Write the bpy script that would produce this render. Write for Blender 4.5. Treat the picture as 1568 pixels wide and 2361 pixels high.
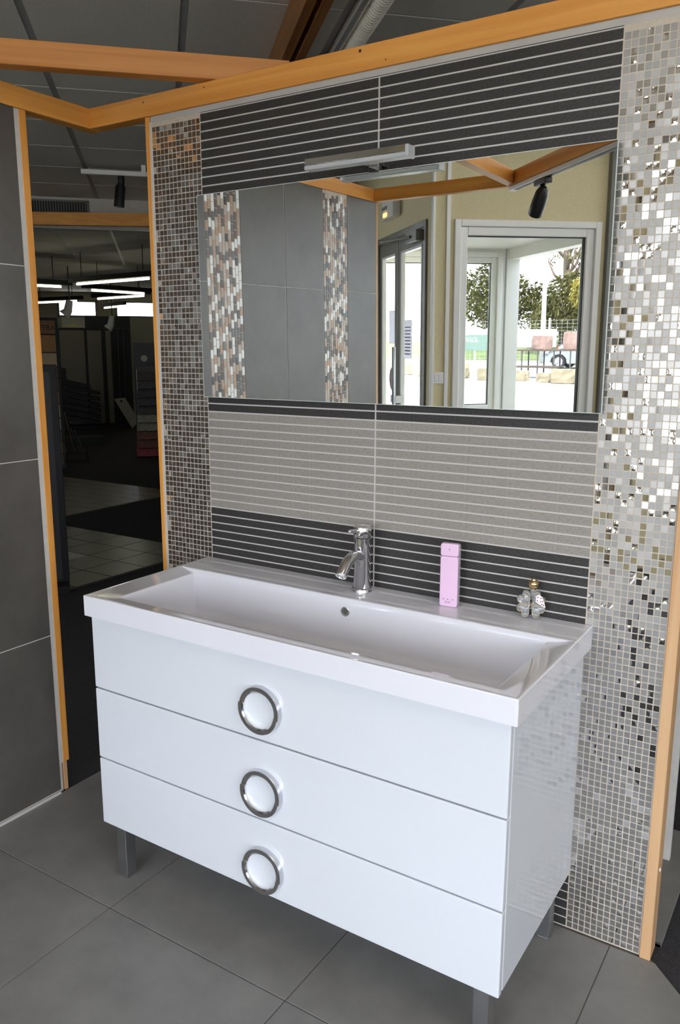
import bpy, bmesh, math, random
from mathutils import Vector, Matrix
R=random.Random(7)
for o in list(bpy.data.objects): bpy.data.objects.remove(o)
S=bpy.context.scene; COL=S.collection
# ------------------------------------------------------------------ camera
cam=bpy.data.cameras.new('camera'); camo=bpy.data.objects.new('camera',cam); COL.objects.link(camo)
FPX=1858.42; cam.sensor_fit='VERTICAL'; cam.sensor_height=36.0; cam.lens=FPX/2361*36.0
cam.clip_start=.05; cam.clip_end=400
_y,_p,_r=math.radians(32.5677),math.radians(-11.2264),math.radians(.1769)
fwd=Vector((-math.sin(_y)*math.cos(_p),math.cos(_y)*math.cos(_p),math.sin(_p)))
rgt=Vector((math.cos(_y),math.sin(_y),0)); upv=rgt.cross(fwd)
rg=rgt*math.cos(_r)+upv*math.sin(_r); up=-rgt*math.sin(_r)+upv*math.cos(_r)
camo.matrix_world=Matrix(((rg.x,up.x,-fwd.x,1.705),(rg.y,up.y,-fwd.y,-1.9055),(rg.z,up.z,-fwd.z,1.4901),(0,0,0,1)))
S.camera=camo
# ------------------------------------------------------------------ world and exposure
w=bpy.data.worlds.new('World'); S.world=w; w.use_nodes=True
bgn=w.node_tree.nodes['Background']; bgn.inputs[0].default_value=(.79,.82,.935,1); bgn.inputs[1].default_value=1.95
S.view_settings.view_transform='Standard'; S.view_settings.look='None'; S.view_settings.gamma=1
S.view_settings.use_curve_mapping=False; S.view_settings.exposure=2.6
# building frame (turned 45 degrees to the booth): P1 = corner of the entrance lobby, a along its window wall, b outward
H2=math.sqrt(.5); P1=Vector((-.525,-2.677))
EA=Vector((H2,-H2)); EB=Vector((-H2,-H2))
def AB(a,b): return P1+EA*a+EB*b
def portal(a,b,width,z0,z1,dirv):
    l=bpy.data.lights.new('daylight_portal','AREA'); l.shape='RECTANGLE'; l.size=width; l.size_y=z1-z0
    l.cycles.is_portal=True
    o=bpy.data.objects.new('daylight_portal',l); COL.objects.link(o); c=AB(a,b)
    o.location=(c.x,c.y,(z0+z1)/2)
    o.rotation_euler=Vector((dirv.x,dirv.y,0)).to_track_quat('-Z','Z').to_euler()
sun=bpy.data.lights.new('sun','SUN'); sun.energy=4.5; sun.angle=math.radians(.53); sun.color=(1,.95,.88)
suno=bpy.data.objects.new('sun',sun); COL.objects.link(suno); suno.rotation_euler=Vector((-.45,-.60,-1.0)).to_track_quat('-Z','Y').to_euler()
GLZ=[(1.32,2.95),(3.1,4.75),(4.9,6.55)]          # shop-front window openings along a
GZ0,GZ1=.35,2.66
for a0,a1 in GLZ: portal((a0+a1)/2,.05,a1-a0,GZ0,GZ1,-EB)
portal(.6,.05,.85,.5,2.13,-EB)
SIDE=[(-.3,-2.2),(-2.35,-4.25),(-4.4,-6.3)]                     # side windows (b range) on the wall at a = 6.9
WEST=(-2.3,-1.0)                                   # added window left of the entrance, there for fill daylight (a range at b = 2.2)
portal(sum(WEST)/2,2.25,WEST[1]-WEST[0],GZ0,GZ1,-EB)
for b0,b1 in SIDE: portal(6.95,(b0+b1)/2,abs(b1-b0),GZ0,GZ1,-EA)

# ------------------------------------------------------------------ helpers
ORG={}
class MB:
    def __init__(s): s.v=[]; s.f=[]; s.m=[]
    def add(s,v,f,m=0):
        n=len(s.v); s.v+= [tuple(x) for x in v]; s.f+=[tuple(i+n for i in q) for q in f]; s.m+=[m]*len(f); return s
    def box(s,x0,x1,y0,y1,z0,z1,m=0):
        return s.add([(x0,y0,z0),(x1,y0,z0),(x1,y1,z0),(x0,y1,z0),(x0,y0,z1),(x1,y0,z1),(x1,y1,z1),(x0,y1,z1)],
            [(0,3,2,1),(4,5,6,7),(0,1,5,4),(1,2,6,5),(2,3,7,6),(3,0,4,7)],m)
    def obox(s,o,ax,u0,u1,v0,v1,z0,z1,m=0):
        """box along the 2-D unit axis ax (u) and its left perpendicular (v) from origin o"""
        pv=Vector((-ax.y,ax.x)); P=[]
        for z in(z0,z1):
            for u,v in((u0,v0),(u1,v0),(u1,v1),(u0,v1)):
                c=o+ax*u+pv*v; P.append((c.x,c.y,z))
        return s.add(P,[(0,3,2,1),(4,5,6,7),(0,1,5,4),(1,2,6,5),(2,3,7,6),(3,0,4,7)],m)
    def prism(s,poly,z0,z1,m=0):
        n=len(poly); v=[(x,y,z0) for x,y in poly]+[(x,y,z1) for x,y in poly]
        f=[tuple(range(n-1,-1,-1)),tuple(range(n,2*n))]+[(i,(i+1)%n,n+(i+1)%n,n+i) for i in range(n)]
        return s.add(v,f,m)
    def tube(s,path,rad,n=12,m=0,caps=True):
        path=[Vector(p) for p in path]; k=len(path)
        rad=rad if isinstance(rad,(list,tuple)) else [rad]*k
        v=[];ref=None
        for i,p in enumerate(path):
            t=(path[min(i+1,k-1)]-path[max(i-1,0)]).normalized()
            if ref is None: ref=t.orthogonal().normalized()
            ref=(ref-t*ref.dot(t)).normalized(); b=t.cross(ref)
            for j in range(n):
                a=2*math.pi*j/n; v.append(p+(ref*math.cos(a)+b*math.sin(a))*rad[i])
        f=[(i*n+j,i*n+(j+1)%n,(i+1)*n+(j+1)%n,(i+1)*n+j) for i in range(k-1) for j in range(n)]
        if caps: f+=[tuple(range(n-1,-1,-1)),tuple((k-1)*n+j for j in range(n))]
        return s.add(v,f,m)
    def lathe(s,prof,o,ax=(0,0,1),n=32,m=0,a0=0,a1=2*math.pi):
        """profile of (radius, height) turned about ax at o"""
        ax=Vector(ax).normalized(); e=ax.orthogonal().normalized(); b=ax.cross(e); o=Vector(o)
        full=abs(a1-a0-2*math.pi)<1e-6; nn=n if full else n+1; v=[]
        for r,h in prof:
            for j in range(nn):
                a=a0+(a1-a0)*j/n; v.append(o+ax*h+(e*math.cos(a)+b*math.sin(a))*r)
        f=[(i*nn+j,i*nn+(j+1)%nn,(i+1)*nn+(j+1)%nn,(i+1)*nn+j) for i in range(len(prof)-1) for j in range(n)]
        return s.add(v,f,m)
    def mesh(s,name,org=(0,0,0),smooth=False):
        me=bpy.data.meshes.new(name); ox,oy,oz=org
        me.from_pydata([(x-ox,y-oy,z-oz) for x,y,z in s.v],[],s.f)
        for p,k in zip(me.polygons,s.m): p.material_index=k; p.use_smooth=smooth
        me.update(); return me
def link(name,me,mats,parent=None,loc=(0,0,0)):
    o=bpy.data.objects.new(name,me); COL.objects.link(o); o.location=loc
    if mats is not None and me is not None and len(me.materials)==0:
        for m in (mats if isinstance(mats,(list,tuple)) else [mats]): me.materials.append(m)
    if parent is not None: o.parent=parent
    ORG[o.name]=Vector(loc)+(ORG[parent.name] if parent is not None else Vector((0,0,0)))
    return o
def obj(name,mb,mats,parent=None,smooth=False,bevel=0,seg=2,recalc=True,auto=None):
    """link the collected shapes as ONE mesh object; world coordinates in, parent offset taken out"""
    org=ORG[parent.name] if parent is not None else Vector((0,0,0))
    me=mb.mesh(name,org,smooth)
    if recalc:
        b=bmesh.new(); b.from_mesh(me); bmesh.ops.recalc_face_normals(b,faces=b.faces); b.to_mesh(me); b.free()
    o=link(name,me,mats,parent)
    if bevel:
        md=o.modifiers.new('bevel','BEVEL'); md.width=bevel; md.segments=seg; md.limit_method='ANGLE'; md.angle_limit=math.radians(30)
    if smooth and auto is not None:
        sharp(me,auto)
    return o
def sharp(me,deg):
    b=bmesh.new(); b.from_mesh(me)
    for e in b.edges:
        if len(e.link_faces)==2 and e.calc_face_angle(0)>math.radians(deg): e.smooth=False
    b.to_mesh(me); b.free()
def tag(o,label,cat=None,group=None):
    o['label']=label
    if cat: o['category']=cat
    if group: o['group']=group
    return o
def thing(name,label,cat,loc,group=None):
    o=bpy.data.objects.new(name,None); COL.objects.link(o); o.location=loc; o.empty_display_size=.05
    ORG[o.name]=Vector(loc); tag(o,label,cat,group); return o
def struct(o,label=None):
    o['kind']='structure'
    if label: o['label']=label
    return o
# materials -----------------------------------------------------------------
def mat(name,col,rough=.5,metal=0,noise=0,scale=20,bump=0,bscale=None,spec=.5,coat=0,stretch=None,emit=None,es=0,trans=0,ior=1.45,col2=None,alpha=None):
    m=bpy.data.materials.new(name); m.use_nodes=True; nt=m.node_tree; b=nt.nodes['Principled BSDF']
    I=b.inputs; I['Base Color'].default_value=(*col,1); I['Roughness'].default_value=rough; I['Metallic'].default_value=metal
    I['Specular IOR Level'].default_value=spec; I['Coat Weight'].default_value=coat; I['IOR'].default_value=ior
    if coat: I['Coat Roughness'].default_value=.03
    if trans: I['Transmission Weight'].default_value=trans
    if emit: I['Emission Color'].default_value=(*emit,1); I['Emission Strength'].default_value=es
    if noise or bump:
        tc=nt.nodes.new('ShaderNodeTexCoord'); mp=nt.nodes.new('ShaderNodeMapping'); nt.links.new(tc.outputs['Object'],mp.inputs[0])
        if stretch: mp.inputs['Scale'].default_value=stretch
        if noise:
            n=nt.nodes.new('ShaderNodeTexNoise'); n.inputs['Scale'].default_value=scale; n.inputs['Detail'].default_value=6; n.inputs['Roughness'].default_value=.65
            nt.links.new(mp.outputs[0],n.inputs['Vector']); r=nt.nodes.new('ShaderNodeValToRGB')
            lo=[max(0,c*(1-noise)) for c in col]; hi=[min(1,c*(1+noise)) for c in (col2 or col)]
            r.color_ramp.elements[0].position=.3; r.color_ramp.elements[1].position=.7
            r.color_ramp.elements[0].color=(*lo,1); r.color_ramp.elements[1].color=(*hi,1)
            nt.links.new(n.outputs['Fac'],r.inputs[0]); nt.links.new(r.outputs[0],I['Base Color'])
        if bump:
            n2=nt.nodes.new('ShaderNodeTexNoise'); n2.inputs['Scale'].default_value=bscale or scale; n2.inputs['Detail'].default_value=4
            nt.links.new(mp.outputs[0],n2.inputs['Vector']); bp=nt.nodes.new('ShaderNodeBump'); bp.inputs['Strength'].default_value=bump; bp.inputs['Distance'].default_value=.002
            nt.links.new(n2.outputs['Fac'],bp.inputs['Height']); nt.links.new(bp.outputs[0],I['Normal'])
    return m
def wood(name,c1,c2,axis,rough=.42):
    """pine with grain running along the given axis (0 x, 1 y, 2 z, 3 along +45 deg, 4 along -45 deg)"""
    m=bpy.data.materials.new(name); m.use_nodes=True; nt=m.node_tree; b=nt.nodes['Principled BSDF']
    tc=nt.nodes.new('ShaderNodeTexCoord'); mp=nt.nodes.new('ShaderNodeMapping'); nt.links.new(tc.outputs['Object'],mp.inputs[0])
    sc=[38,38,38]
    if axis<3: sc[axis]=1.3
    else:
        mp.inputs['Rotation'].default_value=(0,0,math.radians(-45 if axis==3 else 45)); sc[0]=1.3
    mp2=nt.nodes.new('ShaderNodeMapping'); mp2.inputs['Scale'].default_value=sc; nt.links.new(mp.outputs[0],mp2.inputs[0])
    n=nt.nodes.new('ShaderNodeTexNoise'); n.inputs['Scale'].default_value=1; n.inputs['Detail'].default_value=5; n.inputs['Distortion'].default_value=.6
    nt.links.new(mp2.outputs[0],n.inputs['Vector'])
    r=nt.nodes.new('ShaderNodeValToRGB'); r.color_ramp.elements[0].position=.32; r.color_ramp.elements[1].position=.66
    r.color_ramp.elements[0].color=(*c1,1); r.color_ramp.elements[1].color=(*c2,1)
    nt.links.new(n.outputs['Fac'],r.inputs[0]); nt.links.new(r.outputs[0],b.inputs['Base Color'])
    b.inputs['Roughness'].default_value=rough; return m
M={}
M['stripe_dark']=mat('anthracite_tile',(.042,.039,.037),.5,noise=.35,scale=160,bump=.12,bscale=260,spec=.35)
M['stripe_light']=mat('taupe_tile',(.29,.262,.235),.55,noise=.18,scale=140,bump=.12,bscale=260,spec=.35)
M['grout_light']=mat('pale_grout',(.56,.53,.51),.8)
M['grout_mosaic']=mat('mosaic_grout',(.56,.49,.41),.8,noise=.1,scale=90)
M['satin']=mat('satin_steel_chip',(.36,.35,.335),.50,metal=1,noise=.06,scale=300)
M['satinL']=mat('dim_reflection_chip',(.27,.245,.225),.30,metal=1)  # left strip steel, darkened for the dark wall it would mirror
M['satinL2']=mat('half_dim_reflection_chip',(.36,.33,.30),.22,metal=1)  # second left strip steel, dark reflection likewise put into the colour
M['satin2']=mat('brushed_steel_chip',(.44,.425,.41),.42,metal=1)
M['polish']=mat('polished_steel_chip',(.72,.71,.70),.03,metal=1)
M['wall_tile']=mat('slate_grey_tile',(.100,.091,.081),.40,noise=.16,scale=7,bump=.12,bscale=240,spec=.5)
M['floor_tile']=mat('grey_floor_tile',(.225,.217,.208),.42,noise=.14,scale=6,bump=.12,bscale=200,spec=.45)
M['grout_dark']=mat('floor_grout',(.13,.11,.09),.85)
M['plaster']=mat('white_plaster',(.62,.59,.55),.7,noise=.06,scale=40)
M['lath']=mat('pale_grey_lath',(.50,.48,.46),.28,noise=.08,scale=9)
M['carpet']=mat('charcoal_carpet',(.052,.050,.053),.95,noise=.75,scale=420,bump=.8,bscale=420,spec=.1)
OC1,OC2=(.70,.285,.05),(.84,.40,.09)
for k,i in(('x',0),('y',1),('z',2),('p',3),('n',4)): M['wood_'+k]=wood('varnished_pine_'+k,OC1,OC2,i)
M['wood_raw']=wood('bare_pine',(.52,.28,.125),(.64,.40,.21),2,.55)
M['wood_dn']=wood('shaded_pine',(.26,.10,.03),(.36,.16,.05),4)  # same varnished pine, with the shade under the ceiling put into the colour
M['wood_dp']=wood('shaded_red_pine',(.52,.19,.038),(.62,.26,.062),3)  # redder pine copy, darkened in place of weaker light on the cross beam
M['white']=mat('white_gloss_lacquer',(.715,.735,.775),.05,spec=.5,coat=.3)
M['basin']=mat('white_gelcoat',(.79,.78,.825),.06,spec=.5,coat=.2)
M['chrome']=mat('chrome',(.80,.80,.82),.05,metal=1)
M['chrome2']=mat('satin_chrome',(.66,.66,.68),.16,metal=1)
M['alu']=mat('brushed_aluminium',(.50,.51,.53),.32,metal=1)
M['mirror']=mat('mirror_glass',(.90,.92,.90),.0,metal=1)
M['black']=mat('black_plastic',(.012,.012,.013),.45)
M['dark']=mat('black_board',(.010,.010,.011),.55)
M['yellow']=mat('ochre_wall_paint',(.74,.66,.42),.75,noise=.05,scale=60,bump=.1,bscale=150)
M['olive']=mat('olive_wall_paint',(.34,.32,.22),.8,noise=.05,scale=30)
M['palewall']=mat('pale_wall_paint',(.70,.68,.62),.8)
M['ceil']=mat('ceiling_panel',(.78,.74,.67),.9,noise=.10,scale=120,bump=.3,bscale=200)
M['tbar']=mat('ceiling_bar',(.42,.42,.42),.5)
M['grey_metal']=mat('grey_metal_frame',(.20,.20,.19),.4)
M['pvc']=mat('white_window_frame',(.90,.90,.89),.3)
M['soffit']=mat('white_soffit',(.80,.78,.74),.5)
def glass(name,tint=(1,1,1),refl=.05):
    m=bpy.data.materials.new(name); m.use_nodes=True; nt=m.node_tree; nt.nodes.clear()
    o=nt.nodes.new('ShaderNodeOutputMaterial'); mx=nt.nodes.new('ShaderNodeMixShader'); t=nt.nodes.new('ShaderNodeBsdfTransparent'); g=nt.nodes.new('ShaderNodeBsdfGlossy')
    fr=nt.nodes.new('ShaderNodeFresnel'); fr.inputs[0].default_value=1.45
    t.inputs[0].default_value=(*tint,1); g.inputs[1].default_value=0
    ge=nt.nodes.new('ShaderNodeNewGeometry'); sb=nt.nodes.new('ShaderNodeMath'); sb.operation='SUBTRACT'; sb.inputs[0].default_value=1.0; ml=nt.nodes.new('ShaderNodeMath'); ml.operation='MULTIPLY'
    nt.links.new(ge.outputs['Backfacing'],sb.inputs[1]); nt.links.new(sb.outputs[0],ml.inputs[0]); nt.links.new(fr.outputs[0],ml.inputs[1])
    nt.links.new(ml.outputs[0],mx.inputs[0]); nt.links.new(t.outputs[0],mx.inputs[1]); nt.links.new(g.outputs[0],mx.inputs[2]); nt.links.new(mx.outputs[0],o.inputs[0]); return m
M['pane']=glass('window_glass',(.95,.97,.96))
M['tint']=glass('yard_dimming_glass',(.64,.66,.66))  # tint put in to dim the bright yard behind the lobby window
M['clear']=mat('clear_glass',(.92,.95,.97),.02,trans=.82,ior=1.45,coat=.6)
M['tube']=mat('fluorescent_tube',(1,1,.8),.4,emit=(1,.98,.72),es=1.1)

# ================================================================== STRUCTURE
FLZ=-.004
# room shell in the building frame: a along the front, b<0 is inside
def abpoly(pts): return [tuple(AB(a,b)) for a,b in pts]
SHOP=[(-17.9,-7.4),(6.9,-7.4),(6.9,0),(0,0),(0,2.2),(-17.9,2.2)]
struct(obj('floor',MB().prism(abpoly(SHOP),-.12,FLZ),M['carpet']),'charcoal grey loop carpet across the showroom')
CZ=2.75
ceil=struct(obj('ceiling',MB().prism(abpoly(SHOP),CZ+.0035,CZ+.14),M['tbar']),'suspended ceiling of square grey mineral panels')
# panels: lines at p=(x+y)/sqrt2 = .0+.6k, q=(y-x)/sqrt2 = 1.3+.6k
EP=Vector((H2,H2)); EQ=Vector((-H2,H2)); O2=Vector((0,0))
pm=MB().box(.016,.584,.007,.593,0,.014).mesh('ceiling_panel'); pm.materials.append(M['ceil'])
for i in range(-4,6):
    for j in range(-5,15):
        c=EP*(.6*i)+EQ*(1.3+.6*j)
        o=link('ceiling_panel',pm,None,ceil,(c.x,c.y,CZ)); o.rotation_euler.z=math.radians(45)
# far part of the ceiling, too far to tell the panels apart
far=MB(); far.obox(O2,EP,-7,7,10.3+.01,16.3,CZ+.0015,CZ+.012); far.obox(O2,EP,-7,-2.4,-1.7,10.3,CZ+.0015,CZ+.012); far.obox(O2,EP,3.6,7,-1.7,10.3,CZ+.0015,CZ+.012)
far.obox(O2,EP,-2.26,7,-8.4,-1.7,CZ+.0015,CZ+.012)
obj('ceiling_field',far,M['ceil'],ceil)
# ---- front walls
def wall_open(name,o,ax,u0,u1,z0,z1,thick,opens,m,label):
    """wall of the given thickness (towards +perp) with rectangular openings (ua,ub,za,zb)"""
    mb=MB(); cur=u0
    for ua,ub,za,zb in sorted(opens):
        mb.obox(o,ax,cur,ua,0,thick,z0,z1)
        if za>z0: mb.obox(o,ax,ua,ub,0,thick,z0,za)
        if zb<z1: mb.obox(o,ax,ua,ub,0,thick,zb,z1)
        cur=ub
    mb.obox(o,ax,cur,u1,0,thick,z0,z1)
    return struct(obj(name,mb,m),label)
# perp of EA is (H2,H2) = -EB, so outward is negative
wall_open('wall_front',AB(0,0),EA,0,7.0,-.1,CZ+.02,-.10,[(.125,1.09,.5,2.2)]+[(a0,a1,GZ0,GZ1) for a0,a1 in GLZ],M['yellow'],'ochre painted front wall with window openings')
# EB as axis: perp of EB = (H2,-H2) = EA
wall_open('wall_lobby',AB(0,0),EB,.10,2.2,-.1,CZ+.02,.03,[(.125,1.26,-.1,2.215)],M['yellow'],'ochre painted lobby wall holding the glass entrance door')
wall_open('wall_right',AB(6.9,0),EB,-7.4,0,-.1,CZ+.02,.10,[(b1,b0,GZ0,GZ1) for b0,b1 in SIDE],M['yellow'],'ochre painted side wall with daylight windows')
wall_open('wall_west',AB(0,2.2),EA,-17.9,.1,-.1,CZ+.02,-.10,[(WEST[0],WEST[1],GZ0,GZ1)],M['olive'],'olive painted long outer wall')
struct(obj('wall_rear',MB().obox(AB(-17.9,-7.4),EA,0,24.8,0,.1,-.1,CZ+.02),M['palewall']),'pale painted rear wall of the showroom')
# far wall at a=-17.9 with two high windows
FA=-17.9
# a, lateral coordinate there is b
def far_b(x,y): return (Vector((x,y))-P1).dot(EB)
fb=[(-2.62,-1.72),(-1.35,-.30)]
fb=[(far_b(-12.42,10.4),far_b(-13.02,9.8)),(far_b(-11.5,11.3),far_b(-12.2,10.7))]
fb=[tuple(sorted(t)) for t in fb]
wall_open('wall_far',AB(FA,0),EB,-7.4,2.2,-.1,CZ+.02,-.10,[(b0,b1,2.22,2.58) for b0,b1 in fb],M['olive'],'olive painted far wall with two high bright windows')
for i,(b0,b1) in enumerate(fb):
    mb=MB()
    o=AB(FA,0)
    mb.obox(o,EB,b0,b0+.05,-.06,.02,2.22,2.58); mb.obox(o,EB,b1-.05,b1,-.06,.02,2.22,2.58); mb.obox(o,EB,b0,b1,-.06,.02,2.22,2.26); mb.obox(o,EB,b0,b1,-.06,.02,2.54,2.58)
    wn=struct(obj('window_%d'%(5+i),mb,M['grey_metal']),'high narrow window in the far wall, %s of the two'%('left' if i==0 else 'right'))
    obj('pane',MB().obox(o,EB,b0+.05,b1-.05,-.035,-.03,2.26,2.54),M['pane'],wn)
# ---- front windows
def window(n,o,ax,u0,u1,z0,z1,label,fr=.055,sash=.05,depth=.07,out=-1,pane='pane'):
    """white framed window: frame, sash and pane"""
    d0,d1=(-.085,.018) if out<0 else (-.018,.085)
    mb=MB()
    mb.obox(o,ax,u0,u0+fr,d0,d1,z0,z1); mb.obox(o,ax,u1-fr,u1,d0,d1,z0,z1); mb.obox(o,ax,u0+fr,u1-fr,d0,d1,z0,z0+fr); mb.obox(o,ax,u0+fr,u1-fr,d0,d1,z1-fr,z1)
    wn=struct(obj('window_%d'%n,mb,M['pvc'],bevel=.004),label)
    u0+=fr;u1-=fr;z0+=fr;z1-=fr;s=sash
    e0,e1=(-.07,-.004) if out<0 else (.004,.07)
    mb=MB(); mb.obox(o,ax,u0,u0+s,e0,e1,z0,z1); mb.obox(o,ax,u1-s,u1,e0,e1,z0,z1); mb.obox(o,ax,u0+s,u1-s,e0,e1,z0,z0+s); mb.obox(o,ax,u0+s,u1-s,e0,e1,z1-s,z1)
    obj('window_sash',mb,M['pvc'],wn,bevel=.005)
    g=.006; mb=MB(); c=(e0+e1)/2; ua,ub,za,zb=u0+s,u1-s,z0+s,z1-s
    mb.obox(o,ax,ua,ua+g,c-.012,c+.012,za,zb); mb.obox(o,ax,ub-g,ub,c-.012,c+.012,za,zb); mb.obox(o,ax,ua,ub,c-.012,c+.012,za,za+g); mb.obox(o,ax,ua,ub,c-.012,c+.012,zb-g,zb)
    obj('gasket',mb,M['black'],wn)
    obj('pane',MB().obox(o,ax,u0+s,u1-s,(e0+e1)/2-.003,(e0+e1)/2+.003,z0+s,z1-s),M[pane],wn)
    return wn
window(1,AB(0,0),EA,.125,1.085,.5,2.2,'white framed lobby window beside the light switch',fr=.04,sash=.05,pane='tint')
for i,(a0,a1) in enumerate(GLZ): window((2,3,4,10)[i],AB(0,0),EA,a0,a1,GZ0,GZ1,'white framed shop-front window, number %d from the lobby'%(i+1),fr=.05,sash=.04)
for i,(b0,b1) in enumerate(SIDE): window(14+i,AB(6.9,0),EB,b1,b0,GZ0,GZ1,'white framed window in the side wall, %s one'%(('front','middle','rear')[i]),fr=.05,sash=.04,out=1)
window(12,AB(0,2.2),EA,WEST[0],WEST[1],GZ0,GZ1,'added white framed fill-light window left of the entrance door',fr=.05,sash=.04)
# trims by the lobby corner
struct(obj('trim_1',MB().obox(AB(0,0),EA,.074,.098,0,.012,0,CZ),M['pvc'],bevel=.002),'narrow white cable trim beside the light switch')
struct(obj('trim_2',MB().obox(AB(0,0),EA,-.012,.004,-.02,.012,0,CZ),M['pvc'],bevel=.002),'white corner bead on the lobby corner')
struct(obj('trim_3',MB().obox(AB(0,0),EA,1.115,1.16,0,.04,0,CZ),M['grey_metal'],bevel=.003),'grey metal upright to the right of the lobby window')
# ---- booth tile floor
def clip(poly,clipper):
    out=poly
    n=len(clipper)
    for i in range(n):
        ax,ay=clipper[i];bx,by=clipper[(i+1)%n];inp=out;out=[]
        side=lambda p:(bx-ax)*(p[1]-ay)-(by-ay)*(p[0]-ax)
        for j in range(len(inp)):
            p,q2=inp[j],inp[(j+1)%len(inp)];sp,sq=side(p),side(q2)
            if sp>=0: out.append(p)
            if sp*sq<0:
                t=sp/(sp-sq); out.append((p[0]+t*(q2[0]-p[0]),p[1]+t*(q2[1]-p[1])))
        if not out: return []
    return out
BOOTH=[(-.466,0.008),(-.466,-1.86),(.243,-1.864),(1.76,-.347),(1.412,0.008)]
bf=struct(obj('floor_booth',MB().prism(BOOTH,-.06,-.0022),M['grout_dark']),'large grey stoneware tile floor of the booth')
for i in range(-2,4):
    for j in range(-4,1):
        x0=.13+.593*i+.0014;x1=.13+.593*(i+1)-.0014;y0=-.005+.5955*j-.5955+.0014;y1=y0+.5955-.0028
        pl=clip([(x0,y0),(x1,y0),(x1,y1),(x0,y1)],BOOTH)
        if len(pl)>2: obj('floor_tile',MB().prism(pl,-.008,0),M['floor_tile'],bf,bevel=.0007,seg=1)
# ---- tile fields in the carpet behind the opening
def tile_field(name,x0,x1,y0,y1,tx,ty,mats,pick,label,z=.004,stag=0):
    f=struct(obj(name,MB().box(x0,x1,y0,y1,FLZ-.01,z-.004),M['grout_dark']),label)
    row=0;y=y0
    while y<y1-.01:
        x=x0-(stag*tx if row%2 else 0)
        while x<x1-.01:
            xa,xb=max(x,x0),min(x+tx,x1)
            if xb-xa>.02: obj('floor_tile',MB().box(xa+.003,xb-.003,y+.003,min(y+ty,y1)-.003,z-.007,z),mats[pick(xa,y)],f,bevel=.001,seg=1)
            x+=tx
        y+=ty;row+=1
    return f
M['granite']=mat('speckled_granite',(.04,.04,.038),.24,noise=.6,scale=130,bump=.25,bscale=160)
M['cream_tile']=mat('cream_tile',(.42,.40,.34),.35,noise=.05,scale=10)
M['tan_tile']=mat('tan_plank_tile',(.13,.107,.08),.28,noise=.2,scale=5,stretch=(1,6,1))
tile_field('floor_granite',-4.20,-2.40,.18,2.58,.30,.30,[M['granite'],M['cream_tile']],lambda x,y:1 if (x<-3.25 and abs(y-1.68)<.05) else 0,'polished dark granite sample tiles laid in the carpet')
tile_field('floor_tan',-7.35,-4.345,2.01,4.41,.60,.20,[M['tan_tile']],lambda x,y:0,'tan wood-look tiles laid in the carpet',stag=.5)

# ---- booth back wall: striped tiles in the middle, steel mosaics either side
wb=struct(obj('wall_back',MB().box(-.196,1.388,.006,.05,0,2.19).box(0,1.2,.0013,.006,0,2.1720),M['grout_light']),'booth wall of striped anthracite and taupe tile flanked by steel mosaic')
SP=.0251; Z0=1.0064; ZTOP=2.1694
def strip_mesh(wd,h):
    b=MB(); c=.0007
    b.add([(0,.006,0),(wd,.006,0),(wd,.006,h),(0,.006,h),(c,0,c),(wd-c,0,c),(wd-c,0,h-c),(c,0,h-c)],[(4,5,6,7),(0,1,5,4),(1,2,6,5),(2,3,7,6),(3,0,4,7)])
    return b.mesh('tile_strip')
GW=.0030
smd=[strip_mesh(.5985,SP-GW),strip_mesh(.5965,SP-GW)]; sml=[strip_mesh(.5985,SP-GW),strip_mesh(.5965,SP-GW)]
for m_ in smd: m_.materials.append(M['stripe_dark'])
for m_ in sml: m_.materials.append(M['stripe_light'])
rows=[(Z0+k*SP,0<=k<12) for k in range(-40,19)]+[(ZTOP-(k+1)*SP,False) for k in range(0,26)]
for z,l in rows:
    if z<-.001: continue
    for c in(0,1):
        o=link('tile_strip',(sml if l else smd)[c],None,wb,((.0005,.6032)[c],0,z+GW/2))
b_=MB().box(0.0005,1.1995,0.0,.006,ZTOP+GW/2,2.172); obj('tile_edge',b_,M['stripe_dark'],wb)
# mosaics
def chip_mesh(wx,hz,m,dome=0,name='mosaic_chip'):
    b=MB(); x,z=wx/2,hz/2; d=.0022
    v=[(-x,d,-z),(x,d,-z),(x,d,z),(-x,d,z)]; f=[]
    if dome==0:
        v+=[(-x,0,-z),(x,0,-z),(x,0,z),(-x,0,z)]; f=[(0,1,5,4),(1,2,6,5),(2,3,7,6),(3,0,4,7),(4,5,6,7)]
    else:
        n=6; v+=[(-x,0,-z),(x,0,-z),(x,0,z),(-x,0,z)]; f=[(0,1,5,4),(1,2,6,5),(2,3,7,6),(3,0,4,7)]
        for j in range(n+1):
            for i in range(n+1):
                u_,w_=2*i/n-1,2*j/n-1
                v.append((u_*x,-dome*(1-u_*u_)*(1-w_*w_),w_*z))
        f+=[(8+j*(n+1)+i,8+j*(n+1)+i+1,8+(j+1)*(n+1)+i+1,8+(j+1)*(n+1)+i) for j in range(n) for i in range(n)]
    b.add(v,f); me=b.mesh(name,smooth=bool(dome)); me.materials.append(M[m]); return me
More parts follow.
